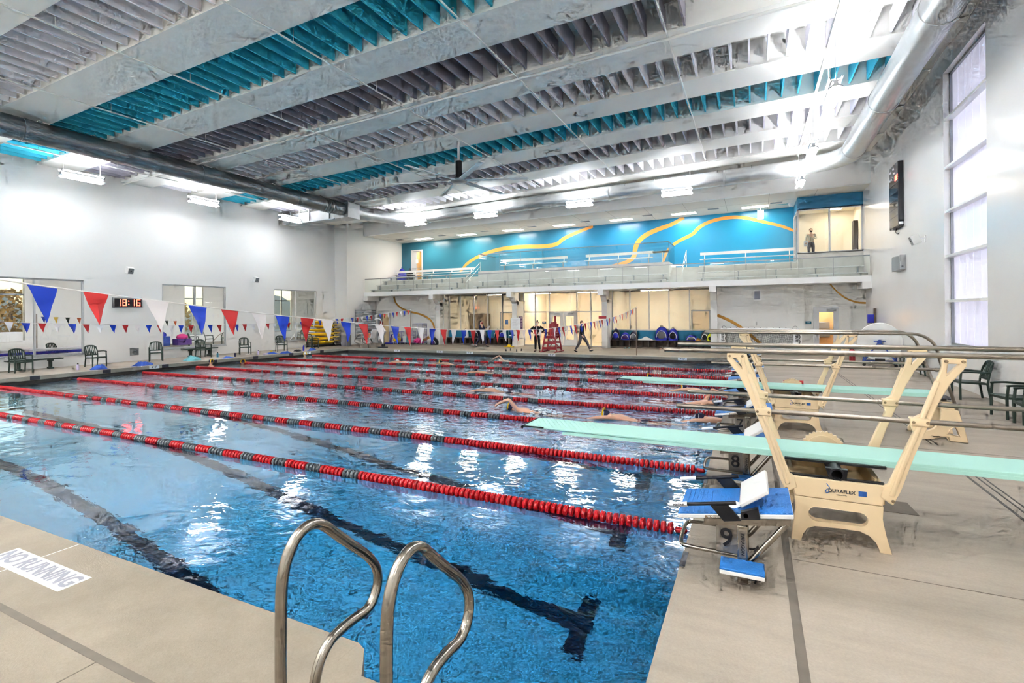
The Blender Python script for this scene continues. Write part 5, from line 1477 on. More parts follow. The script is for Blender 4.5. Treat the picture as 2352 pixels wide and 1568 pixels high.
# ------------------------------------------------------------------ red guard chair
t = thing('lifeguard_chair', 'tall red lifeguard chair on the far deck before the glass doors', 'guard chair', (-9.52, 21.5, ZD))
RM = 'red_plastic'
for sx in (-1, 1):
    for sy in (-1, 1):
        MB().bar((sx * .42, sy * .40, .03), (sx * .27, sy * .28, 1.0 if sy < 0 else 1.15), .09, .05).build('leg', RM, t)
    MB().box(sx * .42 - .06, sx * .42 + .06, -.62, .62, 0, .05).build('skid', RM, t, bevel=.01)
    MB().bar((sx * .32, -.35, 1.05), (sx * .30, .30, 1.05), .11, .03).build('armrest', RM, t)
for i, (z, w_) in enumerate(((.20, .84), (.50, .74), (.80, .62))):
    MB().bar((-w_ / 2, -.38 + z * .1, z), (w_ / 2, -.38 + z * .1, z), .05, .13).build('step', RM, t)
    MB().bar((-w_ / 2, .38 - z * .1, z), (w_ / 2, .38 - z * .1, z), .04, .10).build('rear_rail', RM, t)
b = MB()
for i in range(5): b.box(-.29, .29, -.30 + i * .115, -.20 + i * .115, .84, .87)
b.build('seat', RM, t)
b = MB()
for i in range(5):
    x = -.22 + i * .11; h = 1.62 - .9 * x * x * 2.4
    b.bar((x, .22, .85), (x, .34, h), .095, .02, up=(0, 1, 0)) if False else b.hexa([(x + a * .05, .22 + (z - .85) * .15 + c, z) for z in (.85, h) for c in (0, .025) for a in (-1, 1)])
b.build('backrest', RM, t)
for sx in (-1, 1): MB().bar((sx * .40, .36, .1), (-sx * .30, .33, .85), .06, .03).build('cross_brace', RM, t)
tag(MB().box(-.05, .05, -.04, .04, 0, .5).build('rescue_tube', RM, loc=(-9.36, 21.62, ZD + 1.45), bevel=.02), 'red rescue tube standing up behind the guard chair back', 'rescue tube')
tag(MB().box(-.22, .22, -.05, .05, -.08, .08).build('megaphone', 'red_plastic', loc=(-7.4, 24.1, 2.05), bevel=.02), 'red box sign on the third column beside the pennants', 'sign')

# ------------------------------------------------------------------ far right: water polo goal, door, reel
t = thing('water_polo_goal', 'white inflatable water polo goal with black net standing on the far deck', 'goal', (.66, 24.2, ZD))
for s, hz in ((-1, 0), (1, 0)):
    MB().tube(smooth([(s * 1.70, -.1, .30), (s * 1.72, -.1, .65), (s * 1.72, -.05, 1.0), (s * 1.62, .0, 1.15)], 2), [.19] * 13 if False else .19, 16).build('side_float', 'white_gloss', t)
    MB().box(s * 1.66 - .09, s * 1.66 + .09, -.2, 0, 0, .18).build('foot', 'white', t, bevel=.02)
    g = text('lettering', 'anti', .24, 'black', t, (s * 1.66, -.30, .78), (PI / 2, -PI / 2 if s > 0 else PI / 2, 0))
    MB().tube(smooth([(s * 1.66 + .12, -.28, .5), (s * 1.66 + .16, -.28, .62), (s * 1.66 + .08, -.29, .72), (s * 1.66 + .17, -.28, .82), (s * 1.66 + .1, -.29, .95), (s * 1.66 + .16, -.28, 1.02)], 2), .014, 6).build('emblem', 'black', t)
MB().tube(smooth([(-1.62, 0, 1.15), (-1.2, 0, 1.2), (1.2, 0, 1.2), (1.62, 0, 1.15)], 1), .06, 12).build('cross_bar', 'white_gloss', t)
r = random.Random(5)
b = MB()
def net_p(u, v): return (-1.55 + 3.1 * u, .12 + .25 * math.sin(PI * v) + .06 * math.sin(9 * u + 5 * v), 1.2 - .95 * v + .05 * math.sin(14 * u) * math.sin(PI * v))
for i in range(46):
    u = i / 45; b.tube([net_p(u + .012 * math.sin(7 * k / 6 + i), k / 6) for k in range(7)], .006, 4)
for k in range(13):
    v = k / 12; b.tube([net_p(i / 30, min(1, v + .02 * math.sin(i * 1.3 + k))) for i in range(31)], .006, 4)
b.build('net', 'net', t)
b = MB()
for i in range(10): b.ell((-1.3 + i * .28, .0, 1.265), (.02, .02, .02), 8, 5)
o = b.build('net_clips', 'black', t); o['kind'] = 'stuff'
for s in (-1, 1): MB().tube(smooth([(s * 1.5, .05, 1.2), (s * 1.58, .05, 1.36), (s * 1.72, .05, 1.33), (s * 1.68, .05, 1.2)], 2, False), .008, 5).build('rope_loop', 'black', t)
b = MB(); b.prism([(3.17, ZD), (4.26, ZD), (4.26, 2.5), (3.17, 2.5)], 'y', 25.38, 25.5, [[(3.42, .6), (4.04, .6), (4.04, 2.24), (3.42, 2.24)]])
d = struct(b, 'door_7', 'offwhite_frame')
MB().box(3.42, 4.04, 25.43, 25.44, .6, 2.24).build('pane', 'glass_clear', d)
MB().box(3.75, 4.15, 25.30, 25.38, 2.3, 2.4).build('door_closer', 'silver', d)
MB().box(3.3, 4.15, 25.28, 25.32, 1.2, 1.24).build('push_bar', 'alu', d)
b = MB(); b.box(3.0, 4.5, 27.2, 27.3, ZD, 3.3); b.box(2.9, 3.0, 25.6, 27.3, ZD, 3.3); b.box(4.5, 4.6, 25.6, 27.3, ZD, 3.3); b.box(2.9, 4.6, 25.6, 27.3, 3.2, 3.3); b.box(2.9, 4.6, 25.6, 27.3, .1, ZD); struct(b, 'wall_corridor', 'tan')
t = thing('ceiling_light', 'warm ceiling light in the corridor behind the tan glass door', 'light', (3.7, 26.4, 3.19)); MB().box(-.3, .3, -.3, .3, -.02, .01).build('housing', 'white', t); MB().box(-.28, .28, -.28, .28, -.03, -.02).build('diffuser', 'soft_glow', t)
t = thing('drinking_fountain', 'grey drinking fountain on the corridor wall behind the tan glass door', 'fountain', (3.8, 27.18, ZD)); MB().box(-.25, .25, -.35, 0, .7, 1.0).build('lower_basin', 'silver', t, bevel=.02); MB().box(-.25, .25, -.3, 0, 1.15, 1.5).build('upper_panel', 'silver', t, bevel=.02)
t = thing('wall_vent', 'grey square grille high on the white wall above the goal', 'vent', (.62, 25.0, 3.16)); MB().box(-.18, .18, -.02, 0, -.27, .27).build('frame', 'white', t); MB().box(-.14, .14, -.03, -.02, -.22, .22).build('grille', 'ink_grey', t)
# cover reel: two white discs on a blue trolley
t = thing('cover_reel', 'white double disc storage reel on a blue trolley by the right wall', 'reel', (4.72, 18.9, ZD), -.18)
for y in (-.30, .32):
    b = MB(); b.lathe([(.69, -.025), (.70, -.01), (.70, .01), (.69, .025)], (0, y, .92), 'y', 40)
    for k in range(6):
        a = k * PI / 3 + .5; b.bar((0, y - .03, .92), (.66 * math.cos(a), y - .03, .92 + .66 * math.sin(a)), .03, .015, up=(0, 1, 0))
    b.build('disc', 'white', t)
MB().lathe([(.08, -.45), (.08, .45)], (0, 0, .92), 'y', 14).build('axle', 'steel_blue', t)
for y in (-.42, .44):
    b = MB(); b.bar((-.5, y, .16), (-.02, y, .92), .045, .045); b.bar((.5, y, .16), (.02, y, .92), .045, .045); b.bar((-.55, y, .14), (.55, y, .14), .05, .06); b.bar((-.18, y, .93), (.18, y, .93), .05, .03); b.bar((-.5, y, .16), (-.5, y, .5), .04, .04); b.bar((.5, y, .16), (.5, y, .5), .04, .04)
    b.build('side_frame', 'steel_blue', t)
MB().bar((-.5, -.42, .14), (-.5, .44, .14), .05, .05).bar((.5, -.42, .14), (.5, .44, .14), .05, .05).build('cross_beam', 'steel_blue', t)
for sx in (-.48, .48):
    for sy in (-.42, .44): MB().lathe([(.055, -.02), (.055, .02)], (sx, sy, .055), 'y', 12).build('caster', 'black', t)
MB().box(-.14, .16, -.44, -.28, .18, .30).build('motor', 'black', t)
t = thing('fire_extinguisher', 'small red tank standing between the reel and the far wall', 'extinguisher', (4.1, 20.6, ZD)); MB().lathe([(.1, 0), (.11, .02), (.11, .42), (.05, .52), (.04, .58)], n=14).build('tank', 'red_plastic', t); MB().box(-.03, .08, -.02, .02, .58, .64).build('valve', 'black', t)
t = thing('wall_board_hanger', 'wooden board with a blue block hanging on the right wall above the reel', 'hanger', (XE, 23.2, 1.95)); MB().box(-.09, 0, -.1, .1, -.4, .45).build('plank', 'wood', t); MB().box(-.32, -.09, -.08, .08, -.2, .18).build('block', 'blue_bag', t, bevel=.01)
tag(MB().tube(smooth([(0, 0, .05), (.25, .05, .05), (.5, .02, .05)], 1), .045, 8).build('rescue_can', 'red_flag', loc=(1.2, 12.3, ZD)), 'red float lying on the deck behind the starting blocks', 'float')

# ------------------------------------------------------------------ right wall: scoreboard and cabinet
t = thing('scoreboard', 'tall dark scoreboard with red digits high on the right wall', 'scoreboard', (XE, 19.12, 6.6))
MB().box(-.16, 0, -.66, .66, -1.2, 1.18).build('case', 'screen', t, bevel=.01)
MB().box(-.168, -.16, -.63, .63, -1.17, 1.15).build('face', 'screen_glass', t)
for i in range(5): MB().box(-.172, -.168, -.63, .63, -.80 + i * .3, -.785 + i * .3).build('divider', 'screen', t)
b = MB()
for i, ch in enumerate('085'): digit(b, ch, -.30 - .0 - i * .13, .05, .09, .02, lambda mb, c, q: mb.box(-.176, -.168, c + q[0], c + q[1], .62 + q[2], .62 + q[3]))
b.build('digits', 'led', t)
b = MB()
for y, z, w_ in ((.45, .98, .2), (0, 1.03, .15), (.5, .68, .08), (.3, .70, .08), (-.1, .84, .2)): b.box(-.173, -.168, y - w_ / 2, y + w_ / 2, z - .035, z + .035)
b.build('lettering', 'paper', t)
MB().tube(smooth([(-.05, .2, -1.2), (-.08, .15, -1.35), (-.03, .05, -1.42), (-.02, -.05, -1.38)], 2), .012, 5).build('cable', 'black', t)
MB().box(-.15, -.02, -.69, -.66, -1.15, -1.05).build('connector', 'white', t)
t = thing('wall_cabinet', 'square grey cabinet on the right wall below the scoreboard', 'cabinet', (XE, 18.85, 4.05))
MB().box(-.18, 0, -.6, .6, -.27, .27).build('body', 'silver', t, bevel=.01); MB().box(-.186, -.18, -.54, .54, -.23, .23).build('grille', 'galv_dark', t); MB().lathe([(.03, 0), (.03, .02)], (-.1, -.6, -.15), 'y', 10).build('knob', 'black', t)

# ------------------------------------------------------------------ seen through the left windows
t = thing('lane_rope_rack', 'low rack of blue and white striped lane ropes behind the first window', 'rack', (-28.6, 6.4, ZD - .02))
for k in range(5): MB().cyl((0, -2.6, .12 + k * .14), (0, 2.6, .12 + k * .14), .06, 8).build('rope', 'grid_blue' if k % 2 else 'lilac', t) if False else MB().cyl((0, -2.6, .12 + k * .14), (0, 2.6, .12 + k * .14), .06, 8).build('rope', 'blue_bag' if k % 2 else 'paper', t)
b = MB()
for y in (-2.4, 0, 2.4): b.box(-.1, .1, y - .03, y + .03, 0, .75)
b.build('frame', 'white', t)
t = thing('traffic_cone', 'small orange cone on a white cabinet in the far hall', 'cone', (-37.5, 9.4, 1.02)); MB().lathe([(.14, .02), (.03, .42), (.02, .44)], n=14).build('body', 'orange', t); MB().box(-.16, .16, -.16, .16, 0, .02).build('base', 'orange', t)
t = thing('pool_lift', 'white pool lift seat in the far hall, behind the first window', 'pool lift', (-36.2, 8.6, ZD - .02)); MB().box(-.4, .4, -.5, .5, .8, 1.35).build('seat', 'white_gloss', t, bevel=.03); MB().tube(smooth([(.0, -.9, 0), (.0, -.9, 1.6), (0, -.4, 2.1)], 2), .04, 8).build('mast', 'silver', t)
tag(MB().box(-.3, .3, -.9, .9, 0, 1.0).build('cabinet', 'white', loc=(-37.5, 9.2, ZD - .2), bevel=.01), 'white low cabinet under the orange cone in the far hall', 'cabinet')
t = thing('pennant_line', 'faded rainbow pennant line in the far hall behind the first window', 'pennant line', (-31, 5.3, 2.3))
MB().cyl((0, 2.4, .10), (0, 9.5, -.3), .006, 5).build('cord', 'cord', t)
for i in range(14):
    y = 2.8 + i * .48; z = .08 - .35 * (y - 2.5) / 7
    MB().prism([(y - .1, z), (y + .1, z), (y + .03, z - .32)], 'x', -.002, .002).build('pennant', ['blue_flag', 'yellow', 'chair_green', 'orange', 'mask_red'][i % 5], t)
t = thing('mesh_cart', 'blue toy bin in the far hall, at the left of the middle window', 'cart', (-36.5, 16.6, ZD - .02)); MB().box(-.3, .3, -.5, .5, .1, .75).build('bin', 'steel_blue', t, bevel=.02); MB().ell((0, 0, .85), (.25, .4, .25), 10, 6).build('toys', 'blue_bag', t)
t = thing('mesh_cart', 'purple toy cart in the far hall, beside the blue bin', 'cart', (-36.2, 17.9, ZD - .02)); MB().box(-.3, .3, -.5, .5, .1, .55).build('bin', 'purple', t, bevel=.02); MB().ell((0, 0, .65), (.25, .4, .25), 10, 6).build('toys', 'pink', t)
t = thing('pool_hand_rail', 'steel hand rail of the far hall pool in the middle window', 'hand rail', (-35.2, 20.2, ZD - .02)); MB().tube(smooth([(0, -.9, .1), (0, -.1, .9), (0, .6, .95), (0, .9, .6), (0, .9, 0)], 2), .025, 8).build('tube', 'rail_steel', t)
t = thing('pool_hand_rail', 'steel hand rail of the far hall pool in the farthest window', 'hand rail', (-34.5, 26.6, ZD - .02)); MB().tube(smooth([(0, -.9, .1), (0, -.1, .9), (0, .6, .95), (0, .9, .6), (0, .9, 0)], 2), .025, 8).build('tube', 'white', t)
t = thing('flag_pole', 'thin pole in the far hall behind the first window', 'pole', (-30.4, 7.6, ZD - .02)); MB().cyl((0, 0, 0), (0, 0, 2.3), .025, 8).build('pole', 'rail_steel', t)
tag(MB().box(0, .02, -.2, .2, -.12, .12).build('wall_sign', 'label_blue', loc=(-39.98, 18.5, 2.2)), 'small blue sign on the far hall wall in the middle window', 'sign')
# ------------------------------------------------------------------ spectator benches in the gallery
def plank_bench(lab, x0, x1, y, z, floor, group, back=None):
    t = thing('bleacher_bench', lab, 'bench', ((x0 + x1) / 2, y, floor), 0, group); h = (x1 - x0) / 2; zz = z - floor
    MB().box(-h, h, -.13, .13, zz - .035, zz).build('seat', 'alu_seat' if 'alu_seat' in M else 'white', t, bevel=.006)
    n = max(2, int((x1 - x0) / 1.7) + 1)
    for i in range(n):
        x = -h + .25 + (2 * h - .5) * i / (n - 1)
        b = MB(); b.box(x - .025, x + .025, -.06, .06, 0, zz - .035); b.box(x - .05, x + .05, -.09, .09, zz - .06, zz - .035); b.build('leg', 'galv_dark', t)
        if back:
            MB().bar((x, .13, zz - .05), (x, .25, back - floor), .05, .03).build('back_bracket', 'white', t)
    if back: MB().box(-h, h, .21, .26, back - floor - .17, back - floor).build('backrest', 'white_gloss', t, bevel=.006)
G = 'plank benches in the gallery'
sec = {'left': (-24.8, -17.6), 'middle': (-16.1, -3.92), 'right': (-2.3, 5.3)}
for s, (x0, x1) in sec.items():
    plank_bench('white plank bench, front row of the %s gallery section' % s, x0, x1, 24.5, 4.13, 3.75, G)
    plank_bench('white plank bench, second row of the %s gallery section' % s, x0, x1, 25.22, 4.5, 4.1, G)
plank_bench('white plank bench, third row of the left gallery section', -24.8, -17.6, 25.92, 4.85, 4.45, G)
plank_bench('white plank bench, third row of the right gallery section', -2.3, 2.48, 25.92, 4.9, 4.45, G)
plank_bench('white plank bench, fourth row of the left gallery section', -24.8, -17.6, 26.5, 5.17, 4.8, G)
plank_bench('white bench with backrest, top row of the left gallery section', -24.65, -17.6, 26.98, 5.38, 4.95, G, 5.68)
plank_bench('white bench with backrest, top row of the right gallery section', -2.36, 2.48, 26.95, 5.38, 4.95, G, 5.79)
plank_bench('white bench with backrest on the glass railed platform, left one', -15.35, -10.55, 27.0, 5.68, 5.2, G, 6.08)
plank_bench('white bench with backrest on the glass railed platform, right one', -9.33, -5.05, 27.0, 5.68, 5.2, G, 6.08)
t = thing('gallery_table', 'small brown table at the right end of the glass railed platform', 'table', (-4.5, 27.1, 5.2)); MB().box(-.55, .5, -.3, .3, .74, .79).build('top', 'brown_panel', t); MB().cyl((0, 0, 0), (0, 0, .74), .03, 8).build('leg', 'white', t)
# glass balustrades
def balustrade(lab, x0, x1, y, z0, z1, ends=()):
    t = thing('glass_railing', lab, 'railing', ((x0 + x1) / 2, y, z0)); h = (x1 - x0) / 2; n = max(1, round((x1 - x0) / 1.48)); zz = z1 - z0
    for i in range(n):
        a = -h + 2 * h * i / n + .008; c = -h + 2 * h * (i + 1) / n - .008
        MB().box(a, c, -.006, .006, 0, zz - .02).build('glass_panel', 'glass', t)
    MB().box(-h, h, -.02, .02, zz - .02, zz + .025).build('top_rail', 'glass_trim', t)
    b = MB()
    for i in range(1, n): x = -h + 2 * h * i / n; b.box(x - .006, x + .006, -.007, .007, 0, zz - .02)
    b.build('seams', 'glass_trim', t)
    for sx in ends:
        MB().box(sx * h - .006, sx * h + .006, 0, 2.4, 0, zz - .02).build('glass_panel', 'glass', t); MB().box(sx * h - .02, sx * h + .02, 0, 2.4, zz - .02, zz + .025).build('top_rail', 'glass_trim', t)
balustrade('long glass railing along the front edge of the gallery', -25.0, 5.35, 24.14, 3.95, 4.89)
balustrade('glass railing around the raised platform in the gallery middle', -16.35, -3.93, 25.66, 5.2, 6.36, (-1, 1))
# stair hand rails
def stair_rail(lab, x, pts):
    t = thing('stair_rail', lab, 'hand rail', (x, 0, 0))
    MB().tube([(0, y, z) for y, z in pts], .022, 8).build('rail', 'white', t)
    MB().tube([(0, y, z - .3) for y, z in pts], .018, 8).build('lower_rail', 'white', t)
    for (y, z), zf in ((pts[0], 3.9), (pts[-1], 4.95)): MB().cyl((0, y, zf), (0, y, z), .02, 8).build('post', 'white', t)
stair_rail('white stair hand rail between the left and middle gallery sections', -16.95, [(24.9, 4.75), (26.9, 5.95)])
stair_rail('white stair hand rail between the middle and right gallery sections', -3.1, [(24.9, 4.75), (26.9, 5.95)])
t = thing('exit_sign', 'narrow white hanging sign with red lettering under the gallery soffit', 'sign', (.84, 27.5, 7.77))
MB().box(-.16, .16, -.03, .03, -.25, .25).build('plate', 'white', t); text('lettering', 'EXIT', .15, 'mask_red', t, (0, -.033, 0), (PI / 2, -PI / 2, 0)); MB().cyl((0, 0, .25), (0, 0, .45), .012, 6).build('stem', 'white', t)
t = thing('smoke_detector', 'small green white sensor on the soffit corner beside the office', 'sensor', (2.3, 27.3, zs(2.3))); MB().lathe([(.1, 0), (.1, -.06), (.06, -.16)], n=14).build('body', 'white', t); MB().box(-.7, 0, -.03, .03, -.03, 0).build('conduit', 'towel_cyan', t)
bag('blue bag standing behind the top bench at the left end of the gallery', -24.4, 27.65, 4.95, .7, .5, .95, 'blue_bag', 'blue_bag', 0, 50, False)
bag('black bag behind the top bench, beside the blue one', -23.6, 27.6, 4.95, .5, .4, .85, 'bag_black', 'bag_black', 0, 51, False)
# ------------------------------------------------------------------ people: one skinned body each, clothing and hair as children
import bmesh
def skin(name, joints, edges, m_, parent=None, sub=2, root=0, ang=180):
    """joints: list of (x, y, z, radius or (rx, ry)); edges: list of pairs"""
    bm = bmesh.new(); lay = bm.verts.layers.skin.verify(); vs = []
    for j in joints:
        v = bm.verts.new(j[:3]); r = j[3]; v[lay].radius = r if isinstance(r, tuple) else (r, r); vs.append(v)
    for a, c in edges: bm.edges.new((vs[a], vs[c]))
    vs[root][lay].use_root = True
    me = bpy.data.meshes.new(name); bm.to_mesh(me); bm.free(); me.materials.append(M[m_])
    o = bpy.data.objects.new(name, me); COL.objects.link(o)
    if parent: o.parent = parent
    s = o.modifiers.new('skin', 'SKIN'); s.use_smooth_shade = True; s.branch_smoothing = .4
    q = o.modifiers.new('sub', 'SUBSURF'); q.levels = sub; q.render_levels = sub
    return o
def lerp(a, b, f): return tuple(a[i] + (b[i] - a[i]) * f for i in range(3))
def person(label, loc, rz, J, top, trousers, shoes, hair, hairstyle, mask, build=1.0, sleeves=True, extra=None):
    """J: named joints in local space, facing -y"""
    t = thing('person', label, 'person', loc, rz)
    b = build
    names = ['pelvis', 'waist', 'chest', 'neck', 'head', 'crown', 'shl', 'ell', 'wrl', 'shr', 'elr', 'wrr', 'hil', 'knl', 'anl', 'tol', 'hir', 'knr', 'anr', 'tor']
    rad = dict(pelvis=(.145 * b, .105 * b), waist=(.125 * b, .095 * b), chest=(.145 * b, .105 * b), neck=.052, head=.082, crown=.07, shl=.058 * b, ell=.043 * b, wrl=.027, shr=.058 * b, elr=.043 * b, wrr=.027, hil=.088 * b, knl=.058 * b, anl=.036, tol=.03, hir=.088 * b, knr=.058 * b, anr=.036, tor=.03)
    pts = [(*J[n], rad[n]) for n in names]; ix = {n: i for i, n in enumerate(names)}
    E_ = [('pelvis', 'waist'), ('waist', 'chest'), ('chest', 'neck'), ('neck', 'head'), ('head', 'crown'), ('chest', 'shl'), ('shl', 'ell'), ('ell', 'wrl'), ('chest', 'shr'), ('shr', 'elr'), ('elr', 'wrr'), ('pelvis', 'hil'), ('hil', 'knl'), ('knl', 'anl'), ('anl', 'tol'), ('pelvis', 'hir'), ('hir', 'knr'), ('knr', 'anr'), ('anr', 'tor')]
    ed = [(ix[a], ix[c]) for a, c in E_]
    # hands: palm, four bent fingers and a thumb from its side
    for s in 'lr':
        w_ = V(J['wr' + s]); d = (w_ - V(J['el' + s])).normalized(); n = d.cross(V((0, -1, .2))).normalized(); u = n.cross(d).normalized()
        pi = len(pts); pts.append((*(w_ + d * .055), (.036, .016))); ed.append((ix['wr' + s], pi))
        for k, (off, ln) in enumerate(((-.027, .062), (-.009, .072), (.009, .068), (.027, .054))):
            a = w_ + d * .085 + n * off; c = a + d * ln * .55 + u * .008; e = c + d * ln * .4 + u * .026
            q = len(pts); pts += [(*a, .0095), (*c, .0088), (*e, .0075)]; ed += [(pi, q), (q, q + 1), (q + 1, q + 2)]
        a = w_ + d * .03 - n * .036 + u * .01; c = a + d * .035 - n * .016 + u * .012
        q = len(pts); pts += [(*a, .011), (*c, .009)]; ed += [(pi, q), (q, q + 1)]
    skin('body', pts, ed, 'skin_pale', t, 2)
    H = V(J['head']); f = (V(J['face']) - H).normalized() if 'face' in J else V((0, -1, 0)); sd = f.cross(V((0, 0, 1))).normalized()
    R = Matrix((sd, f, V((0, 0, 1)))).transposed()
    b_ = MB(); b_.ell(H + V((0, 0, .035)), (.076, .094, .115), 16, 12, 0, R); b_.ell(H + f * .096 + V((0, 0, .02)), (.014, .02, .024), 8, 6, 0, R)
    for s in (-1, 1): b_.ell(H + sd * s * .078 + V((0, 0, .02)), (.012, .022, .032), 8, 6, 0, R)
    b_.build('face', 'skin_pale', t, ang=80)
    b_ = MB()
    for s in (-1, 1): b_.ell(H + f * .086 + sd * s * .032 + V((0, 0, .045)), (.013, .008, .008), 8, 6, 0, R)
    b_.build('eyes', 'hair_dark', t)
    if mask: MB().ell(H + f * .062 + V((0, 0, -.012)), (.066, .052, .05), 14, 8, 0, R).build('face_mask', mask, t)
    b_ = MB(); b_.ell(H - f * .018 + V((0, 0, .062)), (.084, .096, .098), 16, 10, 0, R)
    if hairstyle == 'long':
        b_.tube([H - f * .07 + V((0, 0, .06)), H - f * .10 + V((0, 0, -.06)), H - f * .11 + V((0, 0, -.22)), H - f * .10 + V((0, 0, -.33))], [.07, .066, .055, .02], 10)
    elif hairstyle == 'bun': b_.ell(H - f * .05 + V((0, 0, .16)), (.045, .045, .04), 10, 6)
    b_.build('hair', hair, t, ang=80)
    # trousers, top, shoes
    g = 1.13
    tp = [(*J['waist'], (.135 * b, .105 * b)), (*J['pelvis'], (.165 * b, .125 * b))]; te = [(0, 1)]
    for s in 'lr':
        q = len(tp); an = lerp(J['kn' + s], J['an' + s], .93)
        tp += [(*J['hi' + s], .105 * b), (*J['kn' + s], .072 * b), (*an, .052 * (1.1 if b > 1.05 else 1))]; te += [(1, q), (q, q + 1), (q + 1, q + 2)]
    skin('trousers', tp, te, trousers, t, 2)
    tp = [(*J['pelvis'], (.16 * b, .125 * b)), (*J['waist'], (.15 * b, .12 * b)), (*J['chest'], (.165 * b, .125 * b)), (*lerp(J['chest'], J['neck'], .62), (.10, .08))]; te = [(0, 1), (1, 2), (2, 3)]
    tp[0] = (*lerp(J['pelvis'], J['waist'], .15), tp[0][3])
    for s in 'lr':
        q = len(tp); e = lerp(J['el' + s], J['wr' + s], .88 if sleeves else -.3)
        if sleeves: tp += [(*J['sh' + s], .076 * b), (*J['el' + s], .058 * b), (*e, .042)]; te += [(2, q), (q, q + 1), (q + 1, q + 2)]
        else: tp += [(*J['sh' + s], .074 * b), (*lerp(J['sh' + s], J['el' + s], .7), .062 * b)]; te += [(2, q), (q, q + 1)]
    skin('top', tp, te, top, t, 2, 1)
    for s in 'lr':
        A = V(J['an' + s]); T = V(J['to' + s]); d = (T - A)
        heel = A - d * .35; low = V((0, 0, -.035))
        MB().tube([heel + low * .8, A + low * .6, lerp(A, T, .6) + low * .6 if False else A + d * .6 + low * .7, T + d * .25 + low * .5], [.034, .046, .046, .026], 10).build('shoe', shoes, t, ang=70)
    if extra: extra(t, J)
    return t
def stand_pose(**k):
    J = dict(pelvis=(0, 0, .92), waist=(0, 0, 1.08), chest=(0, 0, 1.28), neck=(0, 0, 1.44), head=(0, -.01, 1.53), crown=(0, 0, 1.60), face=(0, -1, 1.53),
             shl=(.17, 0, 1.37), ell=(.23, .02, 1.10), wrl=(.24, -.06, .88), shr=(-.17, 0, 1.37), elr=(-.23, .02, 1.10), wrr=(-.24, -.06, .88),
             hil=(.09, 0, .88), knl=(.10, -.01, .48), anl=(.10, .02, .075), tol=(.11, -.13, .05), hir=(-.09, 0, .88), knr=(-.10, -.01, .48), anr=(-.10, .02, .075), tor=(-.11, -.13, .05))
    J.update(k); return J
# woman walking to the right with a board held up (local facing -y, turned to +x)
def clip(t, J): MB().box(-.12, .12, -.01, .01, -.15, .15).xf(Matrix.Translation((.0, -.52, 1.20)) @ Matrix.Rotation(.5, 4, 'X')).build('clipboard', 'paper', t)
person('person with long dark hair, red mask and navy hoodie walking on the far deck', (-15.22, 23.8, ZD), PI / 2,
       stand_pose(wrl=(.10, -.44, 1.26), ell=(.20, -.18, 1.12), wrr=(-.06, -.40, 1.16), elr=(-.20, -.10, 1.08), knl=(.09, -.24, .52), anl=(.09, -.36, .09), tol=(.09, -.50, .07), knr=(-.09, .10, .47), anr=(-.09, .38, .10), tor=(-.09, .27, .05), pelvis=(0, 0, .90), hil=(.09, -.02, .86), hir=(-.09, .02, .86)),
       'cloth_navy', 'cloth_navy', 'black', 'hair_dark', 'long', 'mask_red', .98, True, clip)
def belt(t, J):
    MB().box(-.2, .2, -.145, -.125, .90, .95).build('white_waistband', 'paper', t, bevel=.005)
    MB().box(-.035, .035, -.135, -.12, .98, 1.36).build('shirt', 'paper', t)
person('person in a black jacket and white mask standing hands on hips on the far deck', (-10.3, 21.3, ZD), .12,
       stand_pose(ell=(.42, .05, 1.18), wrl=(.22, -.04, 1.02), elr=(-.42, .05, 1.18), wrr=(-.22, -.04, 1.02), anl=(.13, .02, .075), tol=(.15, -.13, .05), anr=(-.12, .02, .075), tor=(-.14, -.13, .05)),
       'cloth_black', 'cloth_black', 'hair_dark', 'hair_dark', 'bun', 'mask_white', 1.0, True, belt)
person('person in a black hoodie and grey sweatpants walking along the far deck', (-7.88, 21.7, ZD), PI / 2 - .1,
       stand_pose(ell=(.24, .08, 1.08), wrl=(.22, -.04, .86), elr=(-.24, .0, 1.08), wrr=(-.24, -.14, .88), knl=(.10, -.26, .52), anl=(.10, -.44, .11), tol=(.10, -.57, .13), knr=(-.10, .10, .48), anr=(-.10, .36, .10), tor=(-.10, .25, .05), hil=(.09, -.02, .86), hir=(-.09, .02, .86), pelvis=(0, 0, .90), face=(.2, -1, 1.50)),
       'cloth_black', 'cloth_grey', 'black', 'hair_brown', 'short', 'mask_white', 1.12, True)
def sheet(t, J): MB().box(-.1, .1, -.006, .006, -.14, .14).xf(Matrix.Translation((-.28, -.16, .86))).build('paper_sheet', 'paper', t)
person('person in a cream shirt and black mask standing behind the upstairs office window', (3.22, 26.75, 5.02), .15,
       stand_pose(ell=(.25, .0, 1.12), wrl=(.08, -.16, 1.2), elr=(-.24, .02, 1.10), wrr=(-.27, -.12, .93)),
       'cloth_cream', 'cloth_grey', 'black', 'hair_brown', 'short', 'cloth_black', 1.02, True, sheet)

